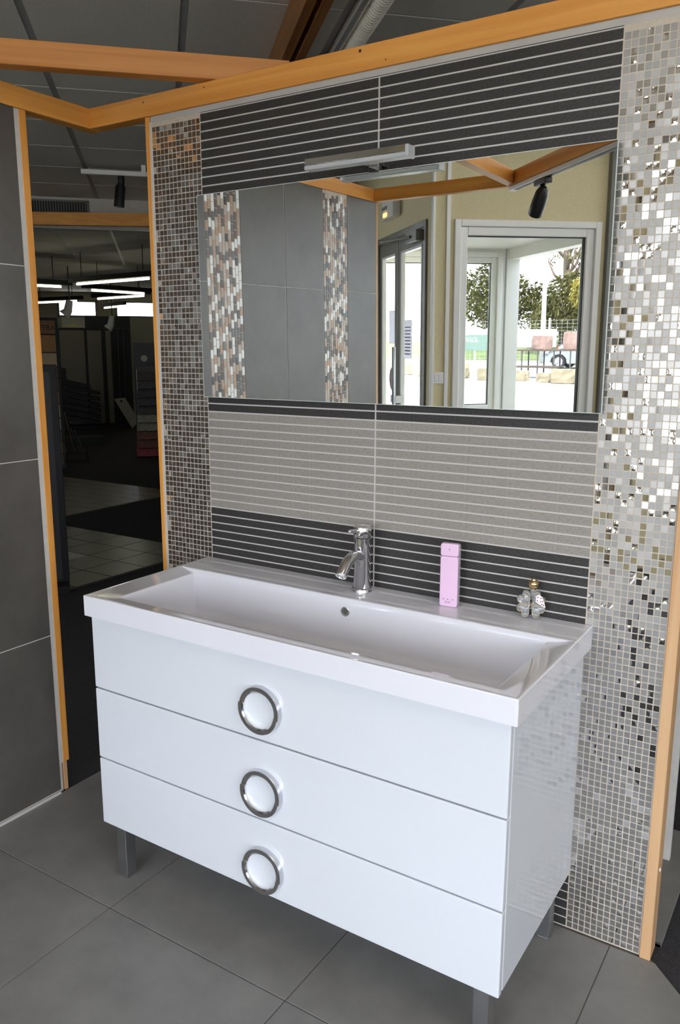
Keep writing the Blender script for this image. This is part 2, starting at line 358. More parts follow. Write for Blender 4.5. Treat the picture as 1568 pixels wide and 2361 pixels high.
def mosaic(x0,x1,ncol,pz,sat,wts,tl,parent,label):
    px=(x1-x0)/ncol
    pan=obj('mosaic_panel',MB().box(x0-.004,x1+.003,.0009,.0065,0,2.172),M['grout_mosaic'],parent); pan['label']=label
    wx,hz=px-.0026,pz-.0026
    kinds=[chip_mesh(wx,hz,sat[0]),chip_mesh(wx,hz,sat[1]),chip_mesh(wx,hz,'polish'),chip_mesh(wx,hz,'polish',.0006),chip_mesh(wx,hz,'polish',-.0005)]
    nrow=int(2.168/pz); single=[];rest={0:MB(),1:MB(),2:MB()}
    mid=round((1.44)/pz)
    for r in range(nrow):
        for c in range(ncol):
            k=R.choices([0,1,2,3,4],wts)[0]
            t=(R.gauss(0,tl*.5),R.gauss(0,tl*.5)) if k<2 else (R.gauss(0,tl),R.gauss(0,tl))
            cx=x0+(c+.5)*px; cz=.004+(r+.5)*pz
            if mid-12<=r<=mid+12:
                o=link('mosaic_chip',kinds[k],None,pan,(cx,.0,cz)); o.rotation_euler=(t[0],0,t[1])
            else:
                me=kinds[k]; mm=Matrix.Translation((cx,0,cz))@Matrix.Rotation(t[1],4,'Z')@Matrix.Rotation(t[0],4,'X')
                rest[min(k,2)].add([mm@v.co for v in me.vertices],[tuple(p.vertices) for p in me.polygons])
    mb=MB()
    for k in rest: mb.add(rest[k].v,rest[k].f,k)
    o=obj('mosaic_chips',mb,[M[sat[0]],M[sat[1]],M['polish']],pan,recalc=False); o['kind']='stuff'; o['label']='small square steel mosaic chips above and below'
    return pan
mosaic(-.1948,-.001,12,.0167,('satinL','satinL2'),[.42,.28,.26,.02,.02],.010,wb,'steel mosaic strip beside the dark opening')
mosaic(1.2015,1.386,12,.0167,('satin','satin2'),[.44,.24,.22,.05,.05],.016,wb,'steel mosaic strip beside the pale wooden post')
obj('lath',MB().box(-.205,1.388,.004,.02,2.1725,2.189),M['lath'],wb,bevel=.0015)
obj('plaster_edge',MB().box(-.205,-.196,.0,.05,0,2.172),M['plaster'],wb)
# ---- booth left wall
LX=-.464
wl=struct(obj('wall_left',MB().box(-.53,LX-.0014,-1.8845,-.2852,0,2.1865).box(-.53,LX-.006,-.2852,-.272,0,2.1865),M['plaster']),'booth wall of large slate grey tiles with two brick mosaic bands')
ys=[(-.587,-.285),(-1.0985,-.799),(-1.3985,-1.1015),(-1.885,-1.607)]
zs=[(.012,.5655),(.5685,1.1535),(1.1565,1.7405),(1.7435,2.187)]
for ya,yb in ys:
    for za,zb in zs: obj('wall_tile',MB().box(LX-.008,LX,ya,yb,za,zb),M['wall_tile'],wl,bevel=.001,seg=1)
obj('plaster_edge',MB().box(LX-.066,LX-.002,-.2845,-.268,.105,2.187),M['plaster'],wl)
obj('base_strip',MB().box(LX-.004,LX+.006,-1.88,-.29,.0,.010),M['grout_light'],wl)
cols=[('white',(.86,.87,.85)),('beige',(.50,.42,.345)),('tan',(.45,.29,.19)),('brown',(.12,.075,.06)),('dark',(.03,.027,.025)),('grey',(.11,.105,.105))]
CH=[mat('mosaic_brick_'+n,c,.35,noise=.08,scale=80) for n,c in cols]
def band(y0,y1):
    nb=11; w_=(y1-y0)/nb; ph=.0345
    base=obj('mosaic_band',MB().box(LX-.007,LX-.0011,y0-.001,y1+.001,.012,2.187),M['grout_mosaic'],wl)
    base['label']='vertical band of small brown, beige and white brick mosaic'
    meshes=[]
    for m_ in CH:
        b=MB(); yy,zz=w_/2-.0009,ph/2-.0009; c=.0007
        b.add([(-.003,-yy,-zz),(-.003,yy,-zz),(-.003,yy,zz),(-.003,-yy,zz),(0,-yy+c,-zz+c),(0,yy-c,-zz+c),(0,yy-c,zz-c),(0,-yy+c,zz-c)],[(4,5,6,7),(0,1,5,4),(1,2,6,5),(2,3,7,6),(3,0,4,7)])
        me=b.mesh('mosaic_brick'); me.materials.append(m_); meshes.append(me)
    rest=MB(); cnt=0
    for c in range(nb):
        off=(0,.5,.25,.75)[c%4]*ph if False else (c%2)*ph*.5+(c%3)*.004
        for r in range(63,-1,-1):
            z=.03+off+(r+.5)*ph
            if z>2.187-ph/2: continue
            k=R.choices(range(6),[.22,.22,.16,.16,.10,.14])[0]
            if r>=36 and cnt<300:
                link('mosaic_brick',meshes[k],None,base,(LX,y0+(c+.5)*w_,z)); cnt+=1
            else: rest.add([(v.co.x+LX,v.co.y+y0+(c+.5)*w_,v.co.z+z) for v in meshes[k].vertices],[tuple(p.vertices) for p in meshes[k].polygons],k)
    o=obj('mosaic_bricks',rest,CH,base,recalc=False); o['kind']='stuff'
band(-.797,-.588); band(-1.605,-1.400)

# ================================================================== TIMBER FRAME
def timber(name,mb,m,label,cat,knots=()):
    o=obj(name,mb,M[m],bevel=.0015,seg=1); tag(o,label,cat); return o
BZ0,BZ1=2.190,2.250
LB=timber('wooden_beam',MB().box(LX,1.44,-.002,.045,BZ0,BZ1),'wood_x','long orange pine beam along the top of the striped tile wall','beam')
timber('wooden_beam',MB().box(LX-.046,LX,-1.908,.045,BZ0-.001,BZ1),'wood_y','orange pine beam along the top of the slate grey tile wall','beam')
DG=Vector((.243,-1.864))
timber('wooden_beam',MB().prism([(LX+.001,-1.862),(.243,-1.862),(.243,-1.908),(LX+.001,-1.908)],BZ0,BZ1),'wood_x','orange pine beam in the mirror below the emergency light','beam')
timber('wooden_beam',MB().obox(DG,EP,.002,2.14,-.046,0,BZ0,BZ1),'wood_p','orange pine beam in the mirror that carries the spotlight rail','beam')
timber('wooden_beam',MB().obox(Vector((1.76,-.347)),EQ,.002,.489,-.046,0,BZ0,BZ1),'wood_n','short orange pine beam closing the booth frame at its right corner','beam')
timber('wooden_beam',MB().prism([(.246,-1.855),(.290,-1.811),(.335,-.95),(.290,-.95)],BZ0,BZ1-.001),'wood_y','orange pine beam in the mirror joining the bend of the booth frame','beam')
timber('wooden_beam',MB().obox(Vector((-.346,-.406)),EP,-1.3,.79,0,.045,BZ1+.001,BZ1+.066),'wood_dp','shade-darkened orange pine beam lying across the frame in front of ceiling panels','beam')
timber('wooden_beam',MB().obox(O2,EP,.373,.408,-1.0,4.5,2.62,CZ-.002).obox(O2,EP,.4085,.4275,-1.0,4.5,2.645,CZ-.002).obox(O2,EP,.428,.463,-1.0,4.5,2.62,CZ-.002),'wood_dn','shade-darkened grooved pine beam under the ceiling beside the corrugated duct','beam')
timber('wooden_post',MB().box(-.2225,-.206,-.001,.05,0,BZ0-.0015),'wood_z','narrow orange pine post between the dark opening and the mosaic','post')
timber('wooden_post',MB().box(1.3885,1.4145,-.008,.052,0,BZ0-.0015),'wood_raw','pale pine post at the right edge beside the mosaic','post')
timber('wooden_post',MB().box(LX-.05,LX-.001,-.2675,-.243,.105,BZ0-.0015),'wood_z','orange pine post on the end of the slate grey tile wall','post')
timber('wooden_post',MB().box(LX-.045,LX-.001,-1.905,-1.8865,0,BZ0-.0015),'wood_raw','pale pine post on the mirrored far end of the slate tile wall','post')
timber('wooden_block',MB().box(LX-.035,LX-.003,-.267,-.252,0,.104),'wood_raw','short bare pine block under the cut-off orange post','block')
M['knot']=mat('dark_knot',(.10,.035,.012),.5)
for kx,kz,kr in((-.225,2.232,.0028),(.545,2.238,.0042),(.02,2.236,.0022),(.62,2.205,.002)):
    obj('knot',MB().lathe([(kr,.0),(kr*.9,.0004),(.0001,.0005)],(kx,-.002,kz),(0,-1,0),12),M['knot'],LB)
# screw cap on the right post
o=obj('screw_cap',MB().lathe([(0,.0025),(.004,.002),(.005,0)],(1.4145,.02,.24),(1,0,0),12),M['pvc'],smooth=True); tag(o,'small white screw cap on the pale pine post','cap')

# ================================================================== VANITY
BX0,BX1,BD,BT,BB=-.015,1.219,.509,.8404,.7835
KX0,KX1,KF=-.006,1.2015,-.4927
van=thing('vanity_cabinet','white gloss vanity cabinet with three drawers on metal legs','cabinet',(.6,-.25,0))
body=MB(); body.box(KX0+.002,KX0+.020,-.473,-.002,.162,BB-.001).box(KX1-.018,KX1,-.473,-.002,.162,BB-.001).box(KX0+.020,KX1-.018,-.473,-.002,.162,.180).box(KX0+.020,KX1-.018,-.012,-.002,.180,BB-.06)
obj('body',body,M['white'],van,bevel=.0015)
for i,(za,zb) in enumerate([(.5725,.779),(.3615,.5685),(.1565,.3575)]):
    d=obj('drawer',MB().box(KX0,KX1-.0005,KF,-.4745,za,zb),M['white'],van,bevel=.003,seg=3)
    d['label']=('top','middle','bottom')[i]+' white drawer front with round chrome handle'
    cx,cz=.5835,(.655,.439,.229)[i]
    # handle: two half rings of different depth, dish inside
    h=MB()
    def half(a0,a1,dep):
        prof=[(.0592,0),(.0592,dep*.75),(.0580,dep),(.0482,dep),(.0452,dep*.82),(.0452,.002)]
        n=28; v=[]
        for r_,hh in prof:
            for j in range(n+1):
                a=a0+(a1-a0)*j/n; v.append((cx+r_*math.cos(a),KF-hh,cz+r_*math.sin(a)))
        k=len(prof); f=[(p*(n+1)+j,p*(n+1)+j+1,(p+1)*(n+1)+j+1,(p+1)*(n+1)+j) for p in range(k-1) for j in range(n)]
        f+=[tuple(p*(n+1) for p in range(k)),tuple(p*(n+1)+n for p in range(k))]
        h.add(v,f)
    s0=math.radians(-12)
    half(s0,math.pi+s0,.0150); half(math.pi+s0,2*math.pi+s0,.0195)
    hd=obj('ring_handle',h,M['chrome2'],d,smooth=True,auto=35); hd['label']='round chrome ring handle'
    prof=[(.0451,.013)]+[(.0451*math.cos(t*math.pi/2/8),.013-.0115*math.sin(t*math.pi/2/8)) for t in range(1,9)]
    di=obj('handle_dish',MB().lathe([(max(r_,0.0002),hh) for r_,hh in prof],(cx,KF,cz),(0,-1,0),40),M['white'],d,smooth=True); di['label']='white hollow dish inside the ring'
for x in(.045,1.143):
    for y in(-.4905,-.075):
        lg=MB(); lg.box(x,x+.036,y,y+.036,.004,.162); lg.box(x+.003,x+.033,y+.003,y+.033,0,.004)
        obj('leg',lg,M['alu'],van,bevel=.002)
# basin --------------------------------------------------------------
def basin():
    b=MB(); x0,x1,y0,y1=BX0,BX1,-BD,-.0005; t=BT; yb=-.137
    ins=.066; dz=.0125
    def sec(u):  # rows from outer edge to floor: position fraction along inward distance (inset, drop)
        return u
    rings=[]
    def ring(xa,xb,ya,yc,zf,zbk): rings.append([(xa,ya,zf),(xb,ya,zf),(xb,yc,zbk),(xa,yc,zbk)])
    ring(x0,x1,y0,yb,t,t)                                       # outer edge
    ring(x0+.008,x1-.008,y0+.008,yb-.0005,t-.0004,t-.0005)
    ring(x0+.026,x1-.026,y0+.026,yb-.002,t-.0045,t-.0045)
    ring(x0+.047,x1-.047,y0+.047,yb-.004,t-.0095,t-.0095)
    ring(x0+ins,x1-ins,y0+ins,yb-.006,t-dz,t-dz)                # crease
    ring(x0+ins+.004,x1-ins-.004,y0+ins+.004,yb-.008,t-dz-.010,t-dz-.010)
    ring(x0+.071,x1-.073,y0+.080,yb-.0090,.745,.745)
    ring(x0+.073,x1-.075,y0+.083,yb-.0105,.724,.724)
    ring(x0+.077,x1-.079,y0+.088,yb-.0145,.713,.713)
    ring(x0+.086,x1-.088,y0+.098,yb-.0240,.7065,.7065)
    ring(x0+.13,x1-.14,y0+.14,yb-.065,.703,.703)
    v=[p for r in rings for p in r]; f=[]
    for i in range(len(rings)-1):
        for j in range(4): f.append((i*4+j,i*4+(j+1)%4,(i+1)*4+(j+1)%4,(i+1)*4+j))
    n=(len(rings)-1)*4; f.append((n,n+1,n+2,n+3))
    # back shelf and outer sides
    k=len(v); v+=[(x1,y1,t),(x0,y1,t),(x0,y0,BB),(x1,y0,BB),(x1,y1,BB),(x0,y1,BB)]
    f+=[(3,2,k,k+1),(0,1,k+3,k+2),(k,k+1,k+5,k+4),(1,2,k,k+4,k+3),(0,k+2,k+5,k+1,3)]
    b.add(v,f); return b
bas=obj('washbasin',basin(),M['basin'],smooth=True)
tag(bas,'long white rectangular washbasin with sloping rim on the vanity','washbasin')
me=bas.data
b=bmesh.new(); b.from_mesh(me)
bmesh.ops.bevel(b,geom=[e for e in b.edges if e.calc_face_angle(0)>math.radians(32)],offset=.0028,segments=3,affect='EDGES',profile=.5)
b.to_mesh(me); b.free()
for p in me.polygons: p.use_smooth=True
wn_=bas.modifiers.new('weighted','WEIGHTED_NORMAL'); wn_.weight=100; wn_.keep_sharp=True
# overflow ring on the back wall of the bowl
of=MB(); nrm=Vector((0,-.999,.02)); oc=Vector((.600,-.1458,.8045))
of.lathe([(.0132,0),(.0132,.003),(.0120,.0036),(.0082,.0030),(.0070,-.001)],oc,nrm,28)
ov=obj('overflow_ring',of,M['chrome'],bas,smooth=True,auto=40); ov['label']='chrome overflow ring in the back of the bowl'
M['overflow_tone']=mat('overflow_dark',(.10,.10,.08),.6)
obj('overflow_hole',MB().lathe([(.0075,.0006),(.0002,.0004)],oc,nrm,20),M['overflow_tone'],bas)  # flat dark disc closing the overflow opening
# drain
dr=obj('drain_cover',MB().lathe([(.032,.0),(.032,.004),(.028,.0065),(.0003,.0075)],(.6,-.30,.7032),(0,0,1),32),M['chrome'],bas,smooth=True,auto=40)
# faucet -------------------------------------------------------------
fx,fy=.600,-.060
fau=thing('faucet','tall round chrome single-lever faucet on the basin shelf','faucet',(fx,fy,BT))
obj('base_flange',MB().lathe([(.0285,.0003),(.0288,.004),(.0272,.007),(.0276,.011),(.0245,.014)],(fx,fy,BT),n=40),M['chrome'],fau,smooth=True,auto=40)
obj('faucet_body',MB().lathe([(.0252,.0125),(.0243,.03),(.0235,.07),(.0229,.12),(.0227,.148)],(fx,fy,BT),n=40),M['chrome'],fau,smooth=True)
obj('collar',MB().lathe([(.0225,.1475),(.0248,.1485),(.0248,.1525),(.0225,.154)],(fx,fy,BT),n=40),M['chrome'],fau,smooth=True,auto=40)
lv=obj('lever_cap',MB().lathe([(.0238,.1545),(.0243,.157),(.0247,.180),(.0236,.1835),(.0003,.1845)],(fx,fy,BT),n=40),M['chrome'],fau,smooth=True,auto=40)
obj('lever_pin',MB().tube([(fx,fy-.016,BT+.1745),(fx,fy-.040,BT+.1775),(fx,fy-.066,BT+.1812),(fx,fy-.0695,BT+.1816),(fx,fy-.0715,BT+.1818)],[.0052,.0052,.0054,.0046,.0025],16),M['chrome'],lv,smooth=True)
obj('set_screw',MB().lathe([(.0035,0),(.0035,.0018),(.0025,.003),(.0002,.003)],(fx+.003,fy-.0235,BT+.164),(0,-1,0),14),M['chrome'],lv,smooth=True)
pth=[];
for t in range(13):
    a=t/12; pth.append((fx,fy-.012-.094*a,BT+.100+.014*math.sin(min(1,a*1.15)*math.pi*.52)*1.0-.052*max(0,a-.25)**1.9*1.35))
sp=obj('spout',MB().tube(pth,[.0160]*6+[.0159,.0157,.0155,.0152,.0149,.0146,.0143],28),M['chrome'],fau,smooth=True,auto=50)
e=Vector(pth[-1]); dv=(Vector(pth[-1])-Vector(pth[-2])).normalized()
obj('aerator',MB().lathe([(.0140,-.001),(.0160,.001),(.0160,.007),(.0148,.0085),(.0110,.0085),(.0100,.006),(.0003,.006)],e,dv,28),M['chrome'],sp,smooth=True,auto=40)

# ================================================================== MIRROR AND LAMP
mt=math.radians(.7); mz0,mz1,mx0,mx1=1.353,1.9395,.004,1.211
mir=thing('wall_mirror','large frameless wall mirror with polished edge on the striped tiles','mirror',(.6,-.022,mz0))
def tilt(mb):
    out=[]
    for x,y,z in mb.v:
        d,h=y+.022,z-mz0
        out.append((x,-.022+d*math.cos(mt)-h*math.sin(mt),mz0+h*math.cos(mt)+d*math.sin(mt)))
    mb.v=out; return mb
g=MB(); g.add([(mx0+.0015,-.022,mz0+.0015),(mx1-.0015,-.022,mz0+.0015),(mx1-.0015,-.022,mz1-.0015),(mx0+.0015,-.022,mz1-.0015)],[(0,1,2,3)])
obj('mirror_glass',tilt(g),M['mirror'],mir,recalc=False)
eg=MB().box(mx0,mx1,-.0218,-.0165,mz0,mz1); 
for za,zb,xa,xb in((mz0,mz0+.0015,mx0,mx1),(mz1-.0015,mz1,mx0,mx1),(mz0,mz1,mx0,mx0+.0015),(mz0,mz1,mx1-.0015,mx1)): eg.box(xa,xb,-.0219,-.0218,za,zb)
M['edge']=mat('polished_glass_edge',(.62,.68,.66),.12,spec=.8,coat=.5)
obj('glass_edge',tilt(eg),M['edge'],mir)
obj('backing_frame',tilt(MB().box(mx0+.06,mx1-.06,-.0165,-.0015,mz0+.05,mz1-.06)),M['alu'],mir)
lx0,lx1,ly,lz=.459,.752,-.113,1.9475
lam=thing('mirror_lamp','slim chrome and glass bar lamp above the mirror','lamp',(.605,-.09,1.94))
obj('lamp_housing',MB().box(lx0,lx1-.006,ly-.014,ly+.018,lz+.004,lz+.020),M['chrome'],lam,bevel=.0015)
M['lampglass']=mat('ribbed_lamp_glass',(.80,.82,.82),.22,spec=.6,trans=.55,bump=.5,bscale=90)
obj('lamp_diffuser',MB().box(lx0,lx1-.004,ly-.016,ly+.016,lz-.007,lz+.0035),M['lampglass'],lam,bevel=.002)
obj('end_cap',MB().box(lx1-.005,lx1+.004,ly-.017,ly+.019,lz-.008,lz+.020),M['lampglass'],lam,bevel=.002)
obj('bracket',MB().box(.585,.625,ly+.017,-.0005,lz+.006,lz+.013).box(.59,.62,-.030,-.012,lz-.012,lz+.006),M['chrome'],lam,bevel=.001)

# ================================================================== FLASKS
def textmesh(body,size,align='CENTER'):
    c=bpy.data.curves.new('t','FONT'); c.body=body; c.size=size; c.align_x=align; c.align_y='CENTER'; c.extrude=.0002
    o=bpy.data.objects.new('t',c); COL.objects.link(o); bpy.context.view_layer.update()
    me=bpy.data.meshes.new_from_object(o.evaluated_get(bpy.context.evaluated_depsgraph_get())); bpy.data.objects.remove(o); return me
def lettering(name,body,size,frame,m,parent,label=None):
    """flat text; frame = (origin, right, up) in world"""
    o_,r_,u_=[Vector(v) for v in frame]; n_=r_.cross(u_); me=textmesh(body,size); mb=MB()
    mb.add([o_+r_*v.co.x+u_*v.co.y+n_*v.co.z for v in me.vertices],[tuple(p.vertices) for p in me.polygons])
    o=obj(name,mb,M[m],parent,recalc=False)
    if label: o['label']=label
    return o
M['pink']=mat('pink_satin',(.82,.56,.76),.28,spec=.5,coat=.2)
M['pinkink']=mat('plum_print',(.22,.10,.20),.5)
pa=math.radians(8); px,py=.859,-.052
pr=Vector((math.cos(pa),math.sin(pa),0)); pn=Vector((-math.sin(pa),math.cos(pa),0))*-1
def rrect(w_,h_,r_,n=6):
    P=[]
    for cx,cz,a0 in((w_/2-r_,h_-r_,0),(-w_/2+r_,h_-r_,90),(-w_/2+r_,r_,180),(w_/2-r_,r_,270)):
        for i in range(n+1):
            a=math.radians(a0+90*i/n); P.append((cx+r_*math.cos(a),cz+r_*math.sin(a)))
    return P
pk=thing('pink_flask','slim pink rounded perfume flask standing upright on the basin shelf','flask',(px,py,BT))
def slab(prof,d0,d1,o_,bz=0):
    mb=MB(); n=len(prof); v=[]
    for d in(d0,d1):
        for x,z in prof: q=o_+pr*x+pn*d; v.append((q.x,q.y,BT+z+bz))
    mb.add(v,[tuple(range(n)),tuple(range(2*n-1,n-1,-1))]+[(i,(i+1)%n,n+(i+1)%n,n+i) for i in range(n)]); return mb
po=Vector((px,py,0))
obj('flask_body',slab(rrect(.0475,.134,.006),-.006,.009,po,.0004),M['pink'],pk,bevel=.003,seg=3)
obj('flask_cap',slab(rrect(.0475,.0335,.006),-.006,.009,po,.1350),M['pink'],pk,bevel=.003,seg=3)
obj('clear_back',slab(rrect(.0515,.168,.007),-.0105,-.0062,po,.0003),M['clear'],pk,bevel=.0015)
fr0=po+pn*.0092+Vector((0,0,BT))
lettering('print','PLAY',.0070,(fr0+Vector((0,0,.0125)),pr,(0,0,1)),'pinkink',pk,'plum word PLAY')
def tri(mb,cx,cz,s,sg):
    v=[fr0+pr*x+Vector((0,0,z))for x,z in((cx-sg*s*.5,cz+s*.5),(cx-sg*s*.5,cz-s*.5),(cx+sg*s*.5,cz))]; mb.add(v,[(0,1,2)])
for cx_,s_,g_ in((0,.004,1),(-.0145,.003,-1),(-.0115,.003,-1),(.0115,.003,1),(.0145,.003,1)):
    sy=MB(); tri(sy,cx_,.0205,s_,g_); obj('print_symbol',sy,M['pinkink'],pk,recalc=False)
sy=MB(); sy.add([fr0+pr*x+Vector((0,0,z)) for x,z in((-.0005,.150),(.0007,.150),(.0007,.157),(-.0005,.157))],[(0,1,2,3)]); obj('print_mark',sy,M['pinkink'],pk,recalc=False)
# clover bottle
M['gold']=mat('gold_cap',(.80,.58,.28),.16,metal=1)
M['goldline']=mat('gold_line',(.62,.48,.30),.3,metal=1)
M['scarf']=mat('white_spotted_scarf',(.85,.80,.80),.5)
M['spot']=mat('crimson_spot',(.28,.03,.09),.5)
cb=thing('perfume_bottle','clover-shaped clear glass perfume bottle with round gold cap','bottle',(1.073,-.034,BT))
cc=Vector((1.073,-.034,BT+.0385)); ca=math.radians(14)
cr=Vector((math.cos(ca),math.sin(ca),0)); cn=Vector((math.sin(ca),-math.cos(ca),0)); cz_=Vector((0,0,1))
def heart(n=28):
    P=[]
    for i in range(n):
        t=2*math.pi*i/n; P.append((16*math.sin(t)**3,13*math.cos(t)-5*math.cos(2*t)-2*math.cos(3*t)-math.cos(4*t)))
    return [(x/17*.0195,(y+17)/29*.036) for x,y in P]
HT=heart()
for k,ang in enumerate((47,-47,132,-132)):
    a=math.radians(ang); mb=MB(); v=[]; n=len(HT)
    for lay,(sc_,dp) in enumerate(((.55,-.0125),(.88,-.009),(1,-.004),(1,.004),(.88,.009),(.55,.0125))):
        for x,y in HT:
            x_,y_=x*sc_,.016+(y-.016)*sc_
            u_=x_*math.cos(a)+y_*math.sin(a); w_=-x_*math.sin(a)+y_*math.cos(a)
            v.append(cc+cr*u_+cz_*w_+cn*dp)
    f=[(l*n+i,l*n+(i+1)%n,(l+1)*n+(i+1)%n,(l+1)*n+i) for l in range(5) for i in range(n)]+[tuple(range(n)),tuple(range(6*n-1,5*n-1,-1))]
    mb.add(v,f); pt=obj('glass_petal',mb,M['clear'],cb,smooth=True,auto=60)
    # gold outline and scroll on the face of the petal
    ln=[]
    for i in range(0,len(HT)+1):
        x,y=HT[i%len(HT)]; x_,y_=x*.93,.016+(y-.016)*.93
        ln.append(cc+cr*(x_*math.cos(a)+y_*math.sin(a))+cz_*(-x_*math.sin(a)+y_*math.cos(a))+cn*.0088)
    mb=MB().tube(ln,.0007,6); sc=[]
    for i in range(16):
        t=i/15; r_=.006*(1-t*.75); th=t*7; x_=.005+r_*math.cos(th); y_=.021+r_*math.sin(th)
        sc.append(cc+cr*(x_*math.cos(a)+y_*math.sin(a))+cz_*(-x_*math.sin(a)+y_*math.cos(a))+cn*.0128)
    mb.tube(sc,.0006,6); obj('gold_line',mb,M['goldline'],pt,smooth=True)
nk=cc+cz_*.030+cr*.004
obj('neck',MB().lathe([(.0075,-.012),(.0075,.012)],nk,n=20),M['clear'],cb,smooth=True)
cp=obj('cap',MB().lathe([(.0085,.009),(.0085,.0135),(.0112,.0145),(.0128,.019),(.0128,.024),(.0108,.029),(.006,.0315),(.0055,.034),(.0025,.0355),(.0002,.036)],nk,n=28),M['gold'],cb,smooth=True,auto=45)
sf=MB(); pts=[(.012,.026),(.020,.030),(.027,.024),(.033,.010),(.036,-.003),(.030,-.001),(.022,.004),(.012,.010)]
v=[cc+cr*x+cz_*y+cn*d for d in(.0135,.016) for x,y in pts]; n=len(pts)
sf.add(v,[tuple(range(n)),tuple(range(2*n-1,n-1,-1))]+[(i,(i+1)%n,n+(i+1)%n,n+i) for i in range(n)])
sfo=obj('spotted_scarf',sf,M['scarf'],cb,bevel=.001); sfo['label']='white scarf with dark red spots'
sd=MB()
for x,y in((.017,.023),(.024,.021),(.016,.014),(.023,.012),(.028,.013),(.031,.004),(.027,.006)): sd.lathe([(.0017,0),(.0015,.0004),(.0001,.0005)],cc+cr*x+cz_*y+cn*.0160,cn,10)
obj('spots',sd,M['spot'],sfo)

# ================================================================== THINGS ABOVE AND BEHIND
# corrugated duct and its cable tray above the long beam
du=thing('corrugated_duct','pale corrugated ventilation hose under the ceiling at the top edge','duct',(.2,.6,2.5))
pth=[];rd=[]
A_=Vector((-.55,1.40,2.60));B_=Vector((.90,-.05,2.60))
n=640
for i in range(n+1):
    t=i/n; pth.append(A_.lerp(B_,t)); rd.append(.029+.0045*math.sin(i*math.pi/3))
M['hose']=mat('cream_hose',(.80,.77,.68),.5)
obj('hose',MB().tube(pth,rd,20),M['hose'],du,smooth=True)
obj('strap_rail',MB().obox(Vector((.42,.40)),EQ,-.75,1.5,.032,.047,2.585,2.60),M['tbar'],du)
# spot on ceiling rail behind the opening
sr=thing('spotlight_rail','white ceiling rail with a black spotlight seen through the opening','rail light',(-2.75,2.28,2.66))
obj('rail',MB().obox(Vector((-2.93,2.06)),EP,0,.95,-.02,.02,2.675,2.705),M['pvc'],sr)
obj('rail_hanger',MB().obox(Vector((-2.93,2.06)),EP,.40,.43,-.01,.01,2.705,CZ),M['pvc'],sr)
sc0=Vector((-2.745,2.245,2.672))
obj('adaptor',MB().tube([sc0,sc0-Vector((0,0,.05))],.022,12),M['black'],sr,smooth=True,auto=40)
obj('spot_head',MB().tube([sc0-Vector((0,0,.05)),sc0+Vector((-.006,-.004,-.072)),sc0+Vector((-.02,-.012,-.20))],[.024,.034,.036],16),M['black'],sr,smooth=True,auto=40)
# air grille bulkhead and header beam deep in the showroom
bk=struct(obj('trim_4',MB().obox(Vector((-4.62,2.30)),EP,0,1.75,0,.06,2.50,CZ),M['plaster']),'pale bulkhead board under the ceiling with the air grille')
gr=thing('air_grille','black louvred air grille set in the pale bulkhead','grille',(-4.0,2.93,2.62))
o_=Vector((-4.62,2.30))
fr=MB(); fr.obox(o_,EP,.41,.97,-.012,0,2.605,2.62); fr.obox(o_,EP,.41,.97,-.012,0,2.715,2.73); fr.obox(o_,EP,.41,.43,-.012,0,2.605,2.73); fr.obox(o_,EP,.95,.97,-.012,0,2.605,2.73)
obj('grille_frame',fr,M['grey_metal'],gr); obj('grille_back',MB().obox(o_,EP,.43,.95,-.004,-.001,2.62,2.715),M['dark'],gr)
for i in range(24): obj('louvre',MB().obox(o_,EP,.44+i*.0215,.446+i*.0215,-.012,-.004,2.62,2.715),M['grey_metal'],gr)
timber('wooden_beam',MB().obox(Vector((-4.60,2.14)),Vector((.80,.60)),0,1.8,0,.05,2.495,2.595),'wood_p','brown-orange header beam below the air grille in the dark showroom','beam')
# near black display board
bp=thing('display_board','tall black display board with grey face just behind the opening','board',(-2.47,1.33,0))
ux=Vector((math.cos(math.radians(52.9)),math.sin(math.radians(52.9)))); ob=Vector((-2.51,1.279))
obj('board',MB().obox(ob,ux,-.45,.112,0,.05,.04,1.41),M['dark'],bp,bevel=.004)
M['dgrey']=mat('dark_grey_face',(.035,.035,.038),.5)
obj('face',MB().obox(ob,ux,-.43,.070,-.004,0,.06,1.365),M['dgrey'],bp)
obj('foot',MB().obox(ob,ux,-.40,.108,-.12,.16,FLZ,.04),M['dark'],bp,bevel=.003)
# stone sample rack with lettering
M['brownboard']=mat('brown_board',(.26,.13,.06),.6,noise=.15,scale=8)
M['cream_s']=mat('cream_sample',(.52,.40,.24),.6,noise=.1,scale=15)
M['ochre_s']=mat('ochre_sample',(.40,.20,.07),.6,noise=.15,scale=15)
M['brown_s']=mat('brown_sample',(.20,.11,.06),.6,noise=.2,scale=15)
M['ink']=mat('black_print',(.02,.015,.012),.6)
rk=thing('sample_rack','tall rack of brown and cream stone samples with lettered top board','rack',(-6.95,4.8,0))
ux=Vector((math.cos(math.radians(51.6)),math.sin(math.radians(51.6)))); ob=Vector((-6.872,4.9)); pv=Vector((-ux.y,ux.x))
obj('frame',MB().obox(ob,ux,-.95,.02,.002,.06,FLZ,1.90).obox(ob,ux,-.005,.02,-.02,.002,FLZ,1.90),M['dark'],rk)
obj('sign_board',MB().obox(ob,ux,-.45,-.012,-.015,.0,1.705,1.865),M['brownboard'],rk)
c3=ob+ux*-.135-pv*.0155
lettering('lettering','PETRA',.085,((c3.x,c3.y,1.775),(ux.x,ux.y,0),(0,0,1)),'ink',rk,'black letters PETRA')
ri=0
